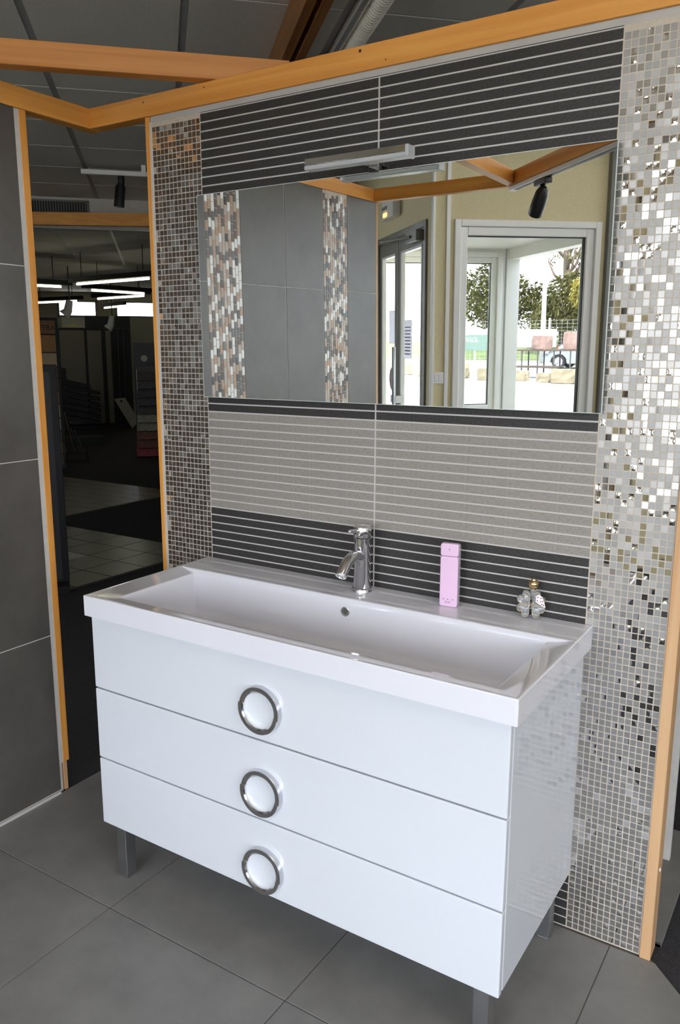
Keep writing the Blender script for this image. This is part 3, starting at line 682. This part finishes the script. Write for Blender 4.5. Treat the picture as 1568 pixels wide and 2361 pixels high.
for (z0,z1,cs) in((1.48,1.69,('brown_s','ochre_s')),(1.30,1.47,('cream_s','cream_s')),(1.16,1.29,('cream_s','ochre_s','brown_s')),(1.0,1.15,('ochre_s','cream_s','brown_s')),(.84,.99,('brown_s','cream_s','ochre_s')),(.66,.83,('cream_s','brown_s','cream_s')),(.50,.65,('ochre_s','brown_s','cream_s')),(.36,.49,('brown_s','cream_s','brown_s')),(.20,.35,('ochre_s','brown_s','ochre_s')),(.05,.19,('brown_s','ochre_s','brown_s'))):
    k=len(cs); wd=.44/k
    for i in range(k): obj('sample_tile',MB().obox(ob,ux,-.452+wd*i+.003,-.452+wd*(i+1)-.003,-.012,0,z0,z1-.005),M[cs[i]],rk)
# low wire stand with leaning boards
ws=thing('sample_stand','low black wire stand with leaning sample boards beside the rack','stand',(-7.3,5.5,0))
ux=Vector((math.cos(math.radians(50.5)),math.sin(math.radians(50.5)))); ob=Vector((-7.306,5.53)); pv=Vector((-ux.y,ux.x))
def P3(u,v,z): c=ob+ux*u+pv*v; return (c.x,c.y,z)
fm=MB()
for v_ in(-.12,.12):
    fm.tube([P3(-.20,v_,FLZ),P3(-.19,v_,.12),P3(-.17,v_,.14)],.008,8); fm.tube([P3(.085,v_,FLZ),P3(.078,v_,.19),P3(.03,v_,.19)],.008,8); fm.tube([P3(-.20,v_,.13),P3(.08,v_,.11)],.008,8)
fm.tube([P3(-.19,-.12,.13),P3(-.19,.12,.13)],.008,8); fm.tube([P3(.08,-.12,.12),P3(.08,.12,.12)],.008,8)
obj('wire_frame',fm,M['black'],ws,smooth=True)
for i,(u0,u1,h) in enumerate(((-.19,-.09,.66),(-.12,-.005,.44),(-.08,.03,.42))):
    mb=MB(); mb.add([P3(u1,-.1,.13),P3(u1+.012,-.1,.13),P3(u1+.012,.1,.13),P3(u1,.1,.13),P3(u0,-.1,h),P3(u0+.012,-.1,h),P3(u0+.012,.1,h),P3(u0,.1,h)],[(0,3,2,1),(4,5,6,7),(0,1,5,4),(1,2,6,5),(2,3,7,6),(3,0,4,7)])
    obj('sample_board',mb,M['brown_s' if i==0 else 'dgrey'],ws)
# black platform
o=obj('low_plinth',MB().obox(Vector((-8.907,7.065)),Vector((.645,.764)),-.45,.22,-.2,.25,FLZ,.115),M['dark'],bevel=.004); tag(o,'flat black display plinth lying on the far carpet','plinth')
# far display rack with slabs
fd=thing('slab_display','far black display frame with two sand-coloured slabs and pale header sign','display rack',(-11.04,9.11,0))
ux=Vector((math.cos(math.radians(49.2)),math.sin(math.radians(49.2)))); ob=Vector((-11.041,9.11)); pv=Vector((-ux.y,ux.x))
obj('frame',MB().obox(ob,ux,-.80,.68,.02,.10,FLZ,1.93).obox(ob,ux,-.80,.66,-.35,.10,FLZ,.06),M['dark'],fd)
M['sand']=mat('sand_slab',(.19,.165,.12),.5,noise=.1,scale=4)
for u0,u1,z0 in((-.66,-.20,.08),(-.15,.12,.08),(.20,.30,.08)): obj('slab',MB().obox(ob,ux,u0,u1,-.01,.02,z0,1.89),M['sand'],fd,bevel=.003)
for i in range(5): obj('upright',MB().obox(ob,ux,.36+i*.055,.385+i*.055,-.03,.02,.06,1.90),M['dgrey' if i%2 else 'dark'],fd)
obj('header',MB().obox(ob,ux,-.17,.68,-.05,.05,1.935,2.16),M['dark'],fd)
M['signw']=mat('pale_header_sign',(.40,.39,.32),.5)
hs=obj('header_sign',MB().obox(ob,ux,-.60,-.172,-.05,.05,1.935,2.13),M['signw'],fd)
M['yell']=mat('yellow_line_print',(.75,.60,.10),.5)
obj('printed_line',MB().obox(ob,ux,-.57,-.22,-.053,-.0505,1.962,1.975).obox(ob,ux,-.45,-.35,-.053,-.0505,1.98,1.998),M['yell'],hs)
# fan of black boards
fn=thing('board_fan','fanned stack of black sample boards in front of the far slabs','board stack',(-11.3,8.7,0))
ux=Vector((math.cos(math.radians(50.3)),math.sin(math.radians(50.3)))); ob=Vector((-11.0,8.62)); pv=Vector((-ux.y,ux.x))
obj('spine',MB().obox(ob,ux,-.36,-.22,-.05,.10,FLZ,1.17),M['dark'],fn)
for i in range(7):
    zc=.86-.115*i; u1=.22 if i==0 else .385
    mb=MB(); v=[]
    for v_ in(-.12,.10):
        for u_,z_ in((-.30,zc+.12),(u1,zc-.02),(u1,zc-.085),(-.30,zc+.02)): c=ob+ux*u_+pv*v_; v.append((c.x,c.y,z_))
    mb.add(v,[(0,1,2,3),(7,6,5,4),(0,4,5,1),(1,5,6,2),(2,6,7,3),(3,7,4,0)]); obj('sample_board',mb,M['dark'],fn)
# leaning pale board
ux=Vector((math.cos(math.radians(46.9)),math.sin(math.radians(46.9)))); ob=Vector((-10.279,9.294)); pv=Vector((-ux.y,ux.x))
mb=MB(); v=[]
for v_ in(0,.02):
    for u_,z_ in((-.025,0),(.115,.15),(-.137,.60),(-.345,.575)): c=ob+ux*u_+pv*(v_+.25*z_); v.append((c.x,c.y,z_+FLZ))
mb.add(v,[(0,1,2,3),(7,6,5,4),(0,4,5,1),(1,5,6,2),(2,6,7,3),(3,7,4,0)])
M['palebd']=mat('pale_board',(.36,.35,.28),.5)
lb=obj('leaning_board',mb,M['palebd']); tag(lb,'pale board leaning askew against the far black display','board')
c=ob+ux*-.21+pv*.125; obj('hang_hole',MB().lathe([(.022,.006),(.0002,.006)],(c.x,c.y,.53),(-pv.x,-pv.y,.2),12),M['dark'],lb)
# tower of sample trays
tw=thing('sample_tower','sloping tower of small patterned tile trays behind the left mosaic','rack',(-6.93,6.36,0))
ux=Vector((math.cos(math.radians(46.2)),math.sin(math.radians(46.2)))); ob=Vector((-6.925,6.359)); pv=Vector((-ux.y,ux.x))
obj('side_panel',MB().obox(ob,ux,-.075,-.065,.0,.25,FLZ,1.24),M['palebd'],tw)
obj('back_board',MB().obox(ob,ux,-.065,.55,.10,.16,FLZ,1.28),M['dgrey'],tw)
tc=[(.05,.04,.04),(.06,.06,.06),(.04,.04,.045),(.05,.045,.05),(.05,.05,.05),(.22,.21,.17),(.20,.19,.15),(.13,.05,.03),(.12,.04,.03),(.20,.03,.03)]
for i,cl in enumerate(tc):
    z1=1.20-i*.12; mm=mat('tray_%d'%i,cl,.5,noise=.6,scale=45)
    mb=MB(); v=[]
    for z_,v_ in((z1-.105,-.02-.012*i),(z1,.03-.012*i)):
        for u_ in(-.06-.006*i,.55): c=ob+ux*u_+pv*v_; v.append((c.x,c.y,z_))
        for u_ in(.55,-.06-.006*i): c=ob+ux*u_+pv*(v_+.07+.012*i); v.append((c.x,c.y,z_))
    mb.add(v,[(0,3,2,1),(4,5,6,7),(0,1,5,4),(1,2,6,5),(2,3,7,6),(3,0,4,7)]); obj('tile_tray',mb,mm,tw)
# wall clock-like disc
o=thing('wall_dial','small round pale dial on a board above the sample tower','dial',(-7.6,7.1,1.38))
nv=Vector((.72,-.69,0)); dc=Vector((-7.62,7.09,1.385))
obj('backing',MB().obox(Vector((dc.x,dc.y)),Vector((.69,.72)),-.16,.3,-.0,.03,FLZ,1.62),M['dgrey'],o)
obj('dial_face',MB().lathe([(.05,0),(.05,.012),(.0002,.014)],dc+nv*.001,nv,24),M['palebd'],o,smooth=True,auto=40)
# fluorescent fittings on tracks
M['fill_tube']=mat('added_fill_tube',(1,1,1),.4,emit=(1,.96,.90),es=7)  # emission for the two added fill fittings over the aisle
def tubefit(a,b,label,z=2.35,tm='tube'):
    a=Vector(a);b=Vector(b);d=(b-a).normalized();L=(b-a).length
    t=thing('tube_light',label,'light',(a.x,a.y,z),'fluorescent tube lights hanging in the dark showroom')
    obj('fitting',MB().obox(a,d,-.15,L+.15,-.03,.03,z+.022,z+.085),M['black'],t)
    obj('tube',MB().tube([(a.x,a.y,z),(b.x,b.y,z)],.016,10),M[tm],t,smooth=True,auto=50)
    for u in(.1,L-.1):
        c=a+d*u; obj('hanger',MB().tube([(c.x,c.y,z+.085),(c.x,c.y,CZ+.01)],.005,6),M['black'],t)
    return t
tubefit((-7.98,4.65),(-7.606,5.609),'fluorescent tube light cut by the orange post on the slate wall')
tubefit((-7.065,5.431),(-5.644,5.316),'topmost long fluorescent tube light rising to the right')
tubefit((-7.743,6.254),(-7.613,7.138),'fluorescent tube light sloping down to the right under the topmost')
tubefit((-11.051,7.83),(-10.001,7.847),'yellowish fluorescent tube light low beside the left far window')
tubefit((-9.201,7.632),(-7.978,7.482),'fluorescent tube light just above the right far window')
tubefit((-11.356,9.673),(-10.559,9.401),'short fluorescent tube light crossing the right far window')
tubefit((1.35,-1.05),(2.35,-2.05),'added unseen fill tube above the aisle in front of the booth',2.60,'fill_tube')  # both aisle fittings are added out of view to brighten basin and entrance wall
tubefit((2.05,-.75),(3.05,-1.75),'added unseen fill tube above the aisle, further from the booth',2.60,'fill_tube')
# two pale spot heads under the tracks
for i,(c,s_) in enumerate((((-8.6,6.55,2.22),1.0),((-9.35,8.05,2.06),.9))):
    t=thing('track_spot','pale grey track spotlight hanging before the far windows, %s'%('larger upper one' if i==0 else 'smaller lower one'),'spotlight',c)
    c=Vector(c); hd=Vector((.6,.7,0)).normalized()
    obj('stem',MB().tube([c+Vector((0,0,.0)),Vector((c.x,c.y,CZ))],.008,8),M['black'],t)
    obj('spot_head',MB().tube([c+Vector((0,0,.03)),c-hd*.03*s_-Vector((0,0,.12)),c-hd*.09*s_-Vector((0,0,.19))],[.05*s_,.065*s_,.09*s_],14),M['tbar'],t,smooth=True,auto=50)
# neighbour booth beyond the right post: raised tiles and white wall edge
nb=obj('slab_step',MB().box(1.20,1.4275,.06,.62,FLZ,.006).box(1.20,1.4275,.06,.065,-.004,.006),M['floor_tile'],bevel=.001); tag(nb,'grey stoneware slab lying on the carpet behind the pale post','slab')
nw=struct(obj('wall_neighbour',MB().box(1.24,1.375,.44,.46,.006,2.1),M['plaster']),'thin white panel edge behind the pale post')

# ================================================================== REFLECTED FRONT: rail, spot, door, switch, emergency light
rl=thing('track_spotlight','black track spotlight on a white rail under the diagonal beam','spotlight',(.47,-1.637,2.19))
pvn=Vector((-H2,H2))
obj('rail',MB().obox(DG,EP,.0,1.9,-.036,-.003,2.170,2.1885),M['pvc'],rl,bevel=.002)
obj('rail_slot',MB().obox(DG,EP,.05,1.88,-.029,-.010,2.1685,2.170),M['black'],rl)
c=DG+EP*.32-pvn*.0195
obj('adaptor',MB().obox(DG,EP,.265,.375,-.036,-.003,2.145,2.1682),M['black'],rl,bevel=.003)
c0=Vector((c.x,c.y,2.146)); ax=Vector((-.055,-.055,-.10)).normalized()
obj('spot_neck',MB().tube([c0,c0+Vector((0,0,-.02))],.011,12),M['black'],rl,smooth=True)
p0=c0+Vector((.006,.006,-.018))
obj('spot_head',MB().tube([p0-ax*.008,p0+ax*.004,p0+ax*.02,p0+ax*.062,p0+ax*.0625,p0+ax*.066,p0+ax*.118,p0+ax*.121],[.012,.022,.028,.031,.0295,.031,.031,.028],20),M['black'],rl,smooth=True,auto=45)
# light switch
sw=thing('light_switch','white double light switch on the ochre strip beside the lobby window','switch',tuple(AB(.05,0))+(1.27,))
obj('switch_plate',MB().obox(AB(0,0),EA,.004,.0725,0,.009,1.235,1.305),M['pvc'],sw,bevel=.002)
for u in(.013,.039): obj('rocker',MB().obox(AB(0,0),EA,u,u+.024,.009,.0125,1.25,1.292),M['pvc'],sw,bevel=.0015)
# emergency light on lobby wall (perp of EB is EA; shop side is negative)
em=thing('emergency_light','white emergency light with glowing orange lamp above the glass door','emergency light',tuple(AB(-.03,.85))+(2.35,))
obj('housing',MB().obox(AB(0,0),EB,.70,.98,-.055,0,2.31,2.44),M['pvc'],em,bevel=.008)
M['greyscr']=mat('grey_screen',(.25,.26,.26),.3)
obj('window_strip',MB().obox(AB(0,0),EB,.84,.965,-.058,-.055,2.372,2.395),M['greyscr'],em)
M['amber']=mat('amber_lamp',(1,.45,.1),.4,emit=(1,.42,.08),es=.9)
obj('amber_lamp',MB().obox(AB(0,0),EB,.85,.93,-.060,-.055,2.327,2.352),M['amber'],em,bevel=.002)
# entrance door: frame + two leaves
M['doorm']=mat('olive_grey_door_metal',(.20,.19,.165),.4)
dr=struct(obj('door_1',MB().obox(AB(0,0),EB,.125,.16,-.012,.03,0,2.215).obox(AB(0,0),EB,1.225,1.26,-.012,.03,0,2.215).obox(AB(0,0),EB,.16,1.225,-.012,.03,2.175,2.215),M['doorm'],bevel=.003),'grey metal entrance door with two glazed leaves')
def leaf(b0,b1,st,label):
    o=AB(0,0); mb=MB(); zt=2.17; zb=.02
    mb.obox(o,EB,b0,b0+st,0,.022,zb,zt); mb.obox(o,EB,b1-st,b1,0,.022,zb,zt); mb.obox(o,EB,b0+st,b1-st,0,.022,zt-.09,zt); mb.obox(o,EB,b0+st,b1-st,0,.022,zb,zb+.12)
    lf=obj('door_leaf',mb,M['doorm'],dr,bevel=.003); lf['label']=label
    ins=MB()
    for u in(b0+st,b1-st-.018): ins.obox(o,EB,u,u+.018,-.003,.025,zb+.12,zt-.09)
    ins.obox(o,EB,b0+st,b1-st,-.003,.025,zt-.105,zt-.09)
    obj('glazing_bead',ins,M['pvc'],lf); obj('pane',MB().obox(o,EB,b0+st,b1-st,.009,.013,zb+.12,zt-.09),M['pane'],lf); return lf
l1=leaf(.165,.735,.055,'wide glazed door leaf'); l2=leaf(.745,1.22,.06,'narrow glazed door leaf')
cl=MB().obox(AB(0,0),EB,.20,.42,-.05,0,2.10,2.165); cl.tube([tuple(AB(-.055,.30))+(2.13,),tuple(AB(-.16,.62))+(2.135,),tuple(AB(-.03,.98))+(2.165,)],.008,8)
c_=obj('door_closer',cl,M['grey_metal'],dr); c_['label']='grey door closer with folding arm'
hb=MB(); hb.obox(AB(0,0),EB,.60,.72,-.06,-.0,1.07,1.12); hb.tube([tuple(AB(-.07,.61))+(.75,),tuple(AB(-.07,.61))+(1.45,)],.012,10)
obj('pull_handle',hb,M['alu'],dr)
M['paper']=mat('printed_paper',(.80,.79,.84),.8)
_nt=M['paper'].node_tree; _tr=_nt.nodes.new('ShaderNodeBsdfTranslucent'); _tr.inputs[0].default_value=(.80,.79,.84,1); _mx=_nt.nodes.new('ShaderNodeMixShader'); _mx.inputs[0].default_value=.6
_nt.links.new(_nt.nodes['Principled BSDF'].outputs[0],_mx.inputs[1]); _nt.links.new(_tr.outputs[0],_mx.inputs[2]); _nt.links.new(_mx.outputs[0],_nt.nodes['Material Output'].inputs[0])
M['paper_ink']=mat('paper_print',(.30,.30,.36),.8)
pp=tag(obj('notice',MB().obox(AB(0,0),EB,.445,.61,.003,.0075,1.375,1.628),M['paper']),'white printed notice taped to the wide glass door leaf','notice')
ln=MB()
for i in range(9): ln.obox(AB(0,0),EB,.465,.59,.0020,.0028,1.40+i*.022,1.408+i*.022)
obj('print_lines',ln,M['paper_ink'],pp)
p2=tag(obj('notice',MB().obox(AB(0,0),EB,.825,.98,.003,.0075,1.47,1.70),M['paper']),'grey notice on the narrow glass door leaf','notice')
M['redd']=mat('faded_red_sticker',(.40,.22,.22),.6)
st=tag(obj('sticker',MB().lathe([(.085,0),(.0002,.0003)],tuple(AB(.006,.90))+(1.22,),(-EA.x,-EA.y,0),28),M['redd']),'round faded red sticker on the narrow glass door leaf','sticker')
# lobby porch: soffit, outer window wall, white post, floor
struct(obj('ceiling_porch',MB().obox(AB(0,0),EA,.10,1.30,-1.80,-.10,2.205,2.33),M['soffit']),'white porch soffit with a small downlight')
obj('downlight',MB().lathe([(.035,0),(.03,-.006),(.0002,-.006)],tuple(AB(.62,1.15))+(2.205,),(0,0,1),20),M['alu'],bpy.data.objects['ceiling_porch'])
struct(obj('trim_5',MB().obox(AB(0,0),EA,1.20,1.30,-1.64,-.10,2.12,2.205),M['pvc']),'white fascia over the open side of the porch')
struct(obj('floor_porch',MB().obox(AB(0,0),EA,.0,1.30,-1.80,-.10,-.15,-.03),M['cream_tile']),'pale porch floor')
wall_open('wall_porch',AB(0,1.65),EA,-.0,1.18,-.1,2.205,-.10,[(.03,1.15,.86,2.18)],M['pvc'],'white outer wall of the porch')
window(9,AB(0,1.65),EA,.03,1.15,.86,2.18,'white framed outer porch window seen through the lobby window',fr=.04,sash=.045)
pw=struct(obj('trim_6',MB().obox(AB(0,1.65),EA,1.185,1.30,-.12,.02,-.1,2.205),M['pvc'],bevel=.004),'white corner post of the porch')

# ================================================================== OUTDOORS
M['ground']=mat('bright_gravel',(.27,.26,.24),.95,noise=.15,scale=1.5)
gd=MB(); gd.add([(-140,-190,-.105),(90,-190,-.105),(90,60,-.105),(-140,60,-.105)],[(0,1,2,3)])
struct(obj('ground',gd,M['ground'],recalc=False),'bright gravel yard outside the shop')
M['grass']=mat('bank_grass',(.10,.13,.045),.95,noise=.4,scale=1.2)
bnk=MB(); bnk.add([(-90,-46,-.1),(40,-46,-.1),(40,-52,1.0),(-90,-52,1.0),(40,-70,1.3),(-90,-70,1.3)],[(0,1,2,3),(3,2,4,5)])
struct(obj('ground_bank',bnk,M['grass'],recalc=False),'pale green grass bank behind the fence')
# stone blocks along the yard edge
M['stone']=mat('sandstone',(.24,.20,.14),.9,noise=.25,scale=5,bump=.6,bscale=9)
M['pinkst']=mat('pink_stone',(.22,.145,.125),.9,noise=.2,scale=5,bump=.5,bscale=9)
def rock(name,c,sx,sy,sz,m,label,rot=0,group=None,cat='stone'):
    b=bmesh.new(); bmesh.ops.create_cube(b,size=1); bmesh.ops.subdivide_edges(b,edges=b.edges[:],cuts=2,use_grid_fill=True)
    for v in b.verts:
        k=1-.16*(abs(v.co.x)*abs(v.co.y)*8+abs(v.co.z)*abs(v.co.x)*4)*.5
        v.co=Vector((v.co.x*k*sx*R.uniform(.92,1.05),v.co.y*k*sy*R.uniform(.92,1.05),v.co.z*sz*R.uniform(.94,1.04)))
    me=bpy.data.meshes.new(name); b.to_mesh(me); b.free()
    mn=min(v.co.z for v in me.vertices)
    for v in me.vertices: v.co.z-=mn
    o=link(name,me,M[m]); o.location=c; o.rotation_euler.z=rot; tag(o,label,cat,group); return o
rks=[(-9.55,-25.6,.95,.42),(-8.45,-25.7,.75,.34),(-7.35,-25.2,.60,.30),(-6.55,-24.7,.95,.46),(-5.55,-24.2,1.05,.5),(-4.4,-23.6,1.1,.48),(-11.2,-26.4,1.1,.55),(-12.8,-27.2,1.2,.75),(-14.4,-28.0,1.1,.6)]
rl_=['squarish sandstone block left of the table legs','small sandstone block under the stone table','low sandstone block between two larger ones','large sandstone block right of the stone table','tall sandstone block by the right window edge','sandstone block past the window edge','sandstone block seen in the porch window, right','tallest sandstone block seen in the porch window','sandstone block seen in the porch window, left']
for (x,y,sx,sz),l in zip(rks,rl_): rock('stone_block',(x,y,-.105),sx,.5,sz,'stone',l,R.uniform(-.2,.2),'sandstone blocks along the yard')
# rack table with stones
M['rust']=mat('rusty_iron',(.075,.05,.036),.7)
M['greyiron']=mat('grey_iron',(.06,.06,.06),.6)
tb=thing('iron_table','long iron trestle table with stone samples outside the window','table',(-8,-27.6,-.105))
tx0,tx1,ty0,ty1,tz=-9.6,-5.9,-28.0,-27.2,.93
obj('table_top',MB().box(tx0,tx1,ty0,ty1,tz-.05,tz),M['rust'],tb)
obj('lower_shelf',MB().box(tx0,-7.6,ty0,ty1,.28,.33),M['rust'],tb)
for i in range(7):
    x=tx0+.05+i*(tx1-tx0-.1)/6
    for y in(ty0+.04,ty1-.04): obj('leg',MB().box(x-.02,x+.02,y-.02,y+.02,-.105,tz-.05),M['greyiron'],tb)
rock('stone_sample',(-8.33,-27.6,tz),.75,.6,.48,'pinkst','pink stone block on the left of the iron table',.2,'stones on the iron table')
rock('stone_sample',(-7.25,-27.6,tz),.62,.55,.62,'pinkst','taller pink stone block on the iron table, middle',-.1,'stones on the iron table')
rock('stone_sample',(-6.5,-27.6,tz),.7,.55,.40,'pinkst','pink stone block at the right end of the iron table',.1,'stones on the iron table')
# car ------------------------------------------------------------------
def car(name,label,x,y,m,nose=-1,sc=1.0):
    t=thing(name,label,'car',(x,y,-.105))
    def PX(u): return x+nose*u*sc
    side=[(2.05,.30),(2.08,.55),(1.98,.72),(1.55,.86),(.85,.98),(.20,1.38),(-.55,1.47),(-1.35,1.42),(-1.95,1.02),(-2.08,.92),(-2.10,.40),(-2.0,.28),(-1.72,.26),(-1.66,.48),(-1.50,.63),(-1.30,.68),(-1.10,.63),(-.94,.48),(-.90,.25),(.92,.25),(.97,.48),(1.12,.63),(1.32,.68),(1.52,.63),(1.67,.48),(1.73,.28)]
    n=len(side); mb=MB(); v=[]
    for w_,ins in((-.86,1),(-.80,0),(.80,0),(.86,1)):
        pass
    lay=[(-.78,.10),(-.86,0),(.86,0),(.78,.10)]
    for w_,inn in lay:
        for u_,z_ in side:
            zz=z_; ww=w_
            if z_>1.0: ww=w_*(1-.20*(z_-1.0)/.45)
            v.append((PX(u_*(1-.015*(inn>0))),y+ww*sc,-.105+zz*sc))
    f=[(l*n+i,l*n+(i+1)%n,(l+1)*n+(i+1)%n,(l+1)*n+i) for l in range(3) for i in range(n)]+[tuple(range(n)),tuple(range(4*n-1,3*n-1,-1))]
    mb.add(v,f); obj('car_body',mb,M[m],t,bevel=.02)
    gl=MB()
    for sgn in(-1,1):
        q=[(.72,1.02),(.18,1.33),(-.50,1.40),(-1.25,1.36),(-1.62,1.04)]
        vv=[(PX(u_),y+sgn*(.872-.17*(z_-1.0)/.45*1.0)*sc,-.105+z_*sc) for u_,z_ in q]; gl.add(vv,[tuple(range(5))])
    gl.add([(PX(.90),y-.70*sc,-.105+1.0*sc),(PX(.90),y+.70*sc,-.105+1.0*sc),(PX(.24),y+.62*sc,-.105+1.385*sc),(PX(.24),y-.62*sc,-.105+1.385*sc)],[(0,1,2,3)])
    obj('car_windows',gl,M['carglass'],t,recalc=False)
    for u_ in(1.32,-1.30):
        for sgn in(-1,1):
            wy=y+sgn*.78*sc; c_=(PX(u_),wy,-.105+.325*sc); a_=(0,sgn,0)
            wh=obj('wheel',MB().lathe([(.20*sc,-.10),(.30*sc,-.10),(.325*sc,-.06),(.325*sc,.05),(.30*sc,.09),(.21*sc,.085)],c_,a_,28),M['black'],t,smooth=True,auto=40)
            rm=MB().lathe([(.21*sc,.08),(.19*sc,.03),(.0003,.03)],c_,a_,24)
            for k in range(5):
                a0=k*2*math.pi/5; p_=Vector(c_)+Vector((math.cos(a0)*.19*sc,sgn*.075,math.sin(a0)*.19*sc)); q_=Vector(c_)+Vector((0,sgn*.075,0)); rm.tube([q_,p_],.025*sc,6)
            obj('rim',rm,M['alu'],wh)
    obj('tail_lamp',MB().box(PX(-2.1)-.02,PX(-2.1)+.02,y-.75*sc,y-.5*sc,.65,.85).box(PX(-2.1)-.02,PX(-2.1)+.02,y+.5*sc,y+.87*sc,.65,.85),M['redlamp'],t)
    obj('head_lamp',MB().box(PX(1.88)-.09,PX(1.88)+.09,y+.55*sc,y+.865*sc,.58,.68).box(PX(1.88)-.09,PX(1.88)+.09,y-.865*sc,y-.55*sc,.58,.68),M['greyscr'],t)
    return t
M['carglass']=mat('car_glass',(.03,.035,.04),.05); M['redlamp']=mat('red_tail_lamp',(.6,.05,.04),.3)
M['carpaint']=mat('silver_white_paint',(.22,.245,.27),.3,coat=.5); M['carpaint2']=mat('white_paint',(.32,.32,.32),.3,coat=.5)
car('parked_car','silver-white hatchback parked in the yard behind the iron table',-8.85,-36.2,'carpaint')
car('parked_car','white car with red tail lamp parked further back in the yard',-9.6,-41.0,'carpaint2',1,1.02)
# fence with posts, wires and banner
M['fencem']=mat('white_fence_metal',(.45,.46,.45),.5)
fe=thing('mesh_fence','white mesh fence with slim posts along the yard','fence',(-13,-43,-.105))
FY=-43.0
for i in range(13): 
    x=-24.2+i*2.2; obj('fence_post',MB().box(x-.045,x+.045,FY-.04,FY+.04,-.105,2.32),M['fencem'],fe)
wi=MB()
for k in range(12): wi.box(-24.2,2.2,FY-.004,FY+.004,.1+k*.19,.108+k*.19)
for k in range(88): wi.box(-24.2+k*.3,-24.193+k*.3,FY-.004,FY+.004,-.1,2.25)
wo=obj('mesh_wires',wi,M['fencem'],fe); wo['kind']='stuff'
M['banner']=mat('pale_green_banner',(.15,.21,.185),.7); M['bannerw']=mat('banner_lettering',(.5,.5,.5),.7)
bn=obj('banner',MB().box(-20.4,-16.2,FY+.05,FY+.06,.55,1.45),M['banner']); tag(bn,'pale green lettered banner on the mesh fence','banner')
lettering('banner_letters','RSOL',.34,((-17.75,FY+.065,1.15),(1,0,0),(0,0,1)),'bannerw',bn,'white capital letters')
wbd=obj('white_board',MB().box(-15.0,-12.75,FY+.05,FY+.09,.75,1.72),M['pvc']); tag(wbd,'plain white board on the mesh fence behind the car','board')
po_=obj('street_pole',MB().tube([(-13.15,-41.8,-.105),(-13.15,-41.8,3),(-13.15,-41.8,6.4)],[.14,.12,.10],12),M['fencem'],smooth=True); tag(po_,'tall pale pole in front of the hedge','pole')
# trees
M['bark']=mat('bark',(.16,.12,.09),.9,noise=.3,scale=6)
M['leafy']=mat('yellow_green_leaves',(.27,.23,.045),.8,noise=.4,scale=1.5)
M['leafd']=mat('olive_leaves',(.125,.118,.035),.8,noise=.4,scale=1.5)
M['leafp']=mat('pale_spring_leaves',(.27,.27,.12),.8,noise=.3,scale=1.5)
def leaves(name,blobs,n,sz,m,parent):
    mb=MB(); tot=sum(b[3]*b[4]*b[5] for b in blobs)
    for cx,cy,cz,rx,ry,rz in blobs:
        for _ in range(int(n*rx*ry*rz/tot)):
            d=Vector((R.gauss(0,1),R.gauss(0,1),R.gauss(0,1))).normalized()*(R.random()**.45)
            p=Vector((cx+d.x*rx,cy+d.y*ry,cz+d.z*rz)); u_=Vector((R.gauss(0,1),R.gauss(0,1),R.gauss(0,1))).normalized(); v_=u_.orthogonal().normalized()
            s_=sz*R.uniform(.6,1.3); mb.add([p-u_*s_,p+v_*s_*.5,p+u_*s_,p-v_*s_*.5],[(0,1,2,3)])
    o=obj(name,mb,M[m],parent,recalc=False); o['kind']='stuff'; return o
def branches(base,h,n,seed,r0,spread):
    rr=random.Random(seed); mb=MB(); b=Vector(base)
    mb.tube([b,b+Vector((.1,0,h*.35)),b+Vector((-.05,.1,h*.7)),b+Vector((.1,0,h))],[r0,r0*.8,r0*.5,r0*.15],8)
    for i in range(n):
        z=h*rr.uniform(.3,.9); a=rr.uniform(0,6.28); L=h*rr.uniform(.25,.5)*(1.2-z/h); p=b+Vector((0,0,z))
        d=Vector((math.cos(a)*spread,math.sin(a)*spread,1)).normalized(); q=p+d*L*.5+Vector((0,0,-.05*L)); e_=p+d*L+Vector((0,0,.2*L))
        mb.tube([p,q,e_],[r0*.35,r0*.22,r0*.06],6)
        for k in range(3):
            t_=rr.uniform(.4,.9); s_=p.lerp(e_,t_); a2=rr.uniform(0,6.28); mb.tube([s_,s_+Vector((math.cos(a2)*.6,math.sin(a2)*.6,.7))*L*.35],[r0*.12,r0*.03],5)
    return mb
def tree(name,label,x,y,h,r0,n,blobs,nl,sz,m,seed):
    t=thing(name,label,'tree',(x,y,-.105))
    obj('trunk',branches((x,y,-.105),h,n,seed,r0,.8),M['bark'],t,smooth=True)
    leaves('foliage',blobs,nl,sz,m,t); return t
tree('leafy_tree','rounded yellow-green tree behind the white pole',-13.6,-48,4.6,.22,14,[(-13.6,-48,3.2,1.9,1.5,1.9),(-12.5,-48.3,2.9,1.6,1.4,1.7),(-14.9,-47.8,2.4,1.1,1.1,1.4)],5200,.16,'leafd',3)
tree('leafy_tree','sunlit yellow tree against the hedge at the right window edge',-10.9,-44.8,4.2,.18,14,[(-10.7,-44.8,3.1,1.4,1.0,1.7),(-11.7,-44.6,3.7,1.0,.9,1.0)],2600,.15,'leafy',5)
tree('bare_tree','tall thinly leaved tree with forked dark branches',-14.6,-50,10.5,.34,22,[(-13.4,-50,7.6,3.2,2.5,2.3)],1500,.14,'leafp',8)
tree('bare_tree','pale spring tree filling the upper right of the window',-14.2,-60,11,.3,20,[(-14.0,-60,7.4,3.2,2.4,3.2)],2600,.15,'leafp',11)
tree('leafy_tree','soft green tree seen through the porch window',-19.5,-50,5.2,.25,14,[(-19.5,-50,3.9,2.6,2,2.2),(-16.9,-51,3.2,1.6,1.6,1.6)],4200,.17,'leafd',13)
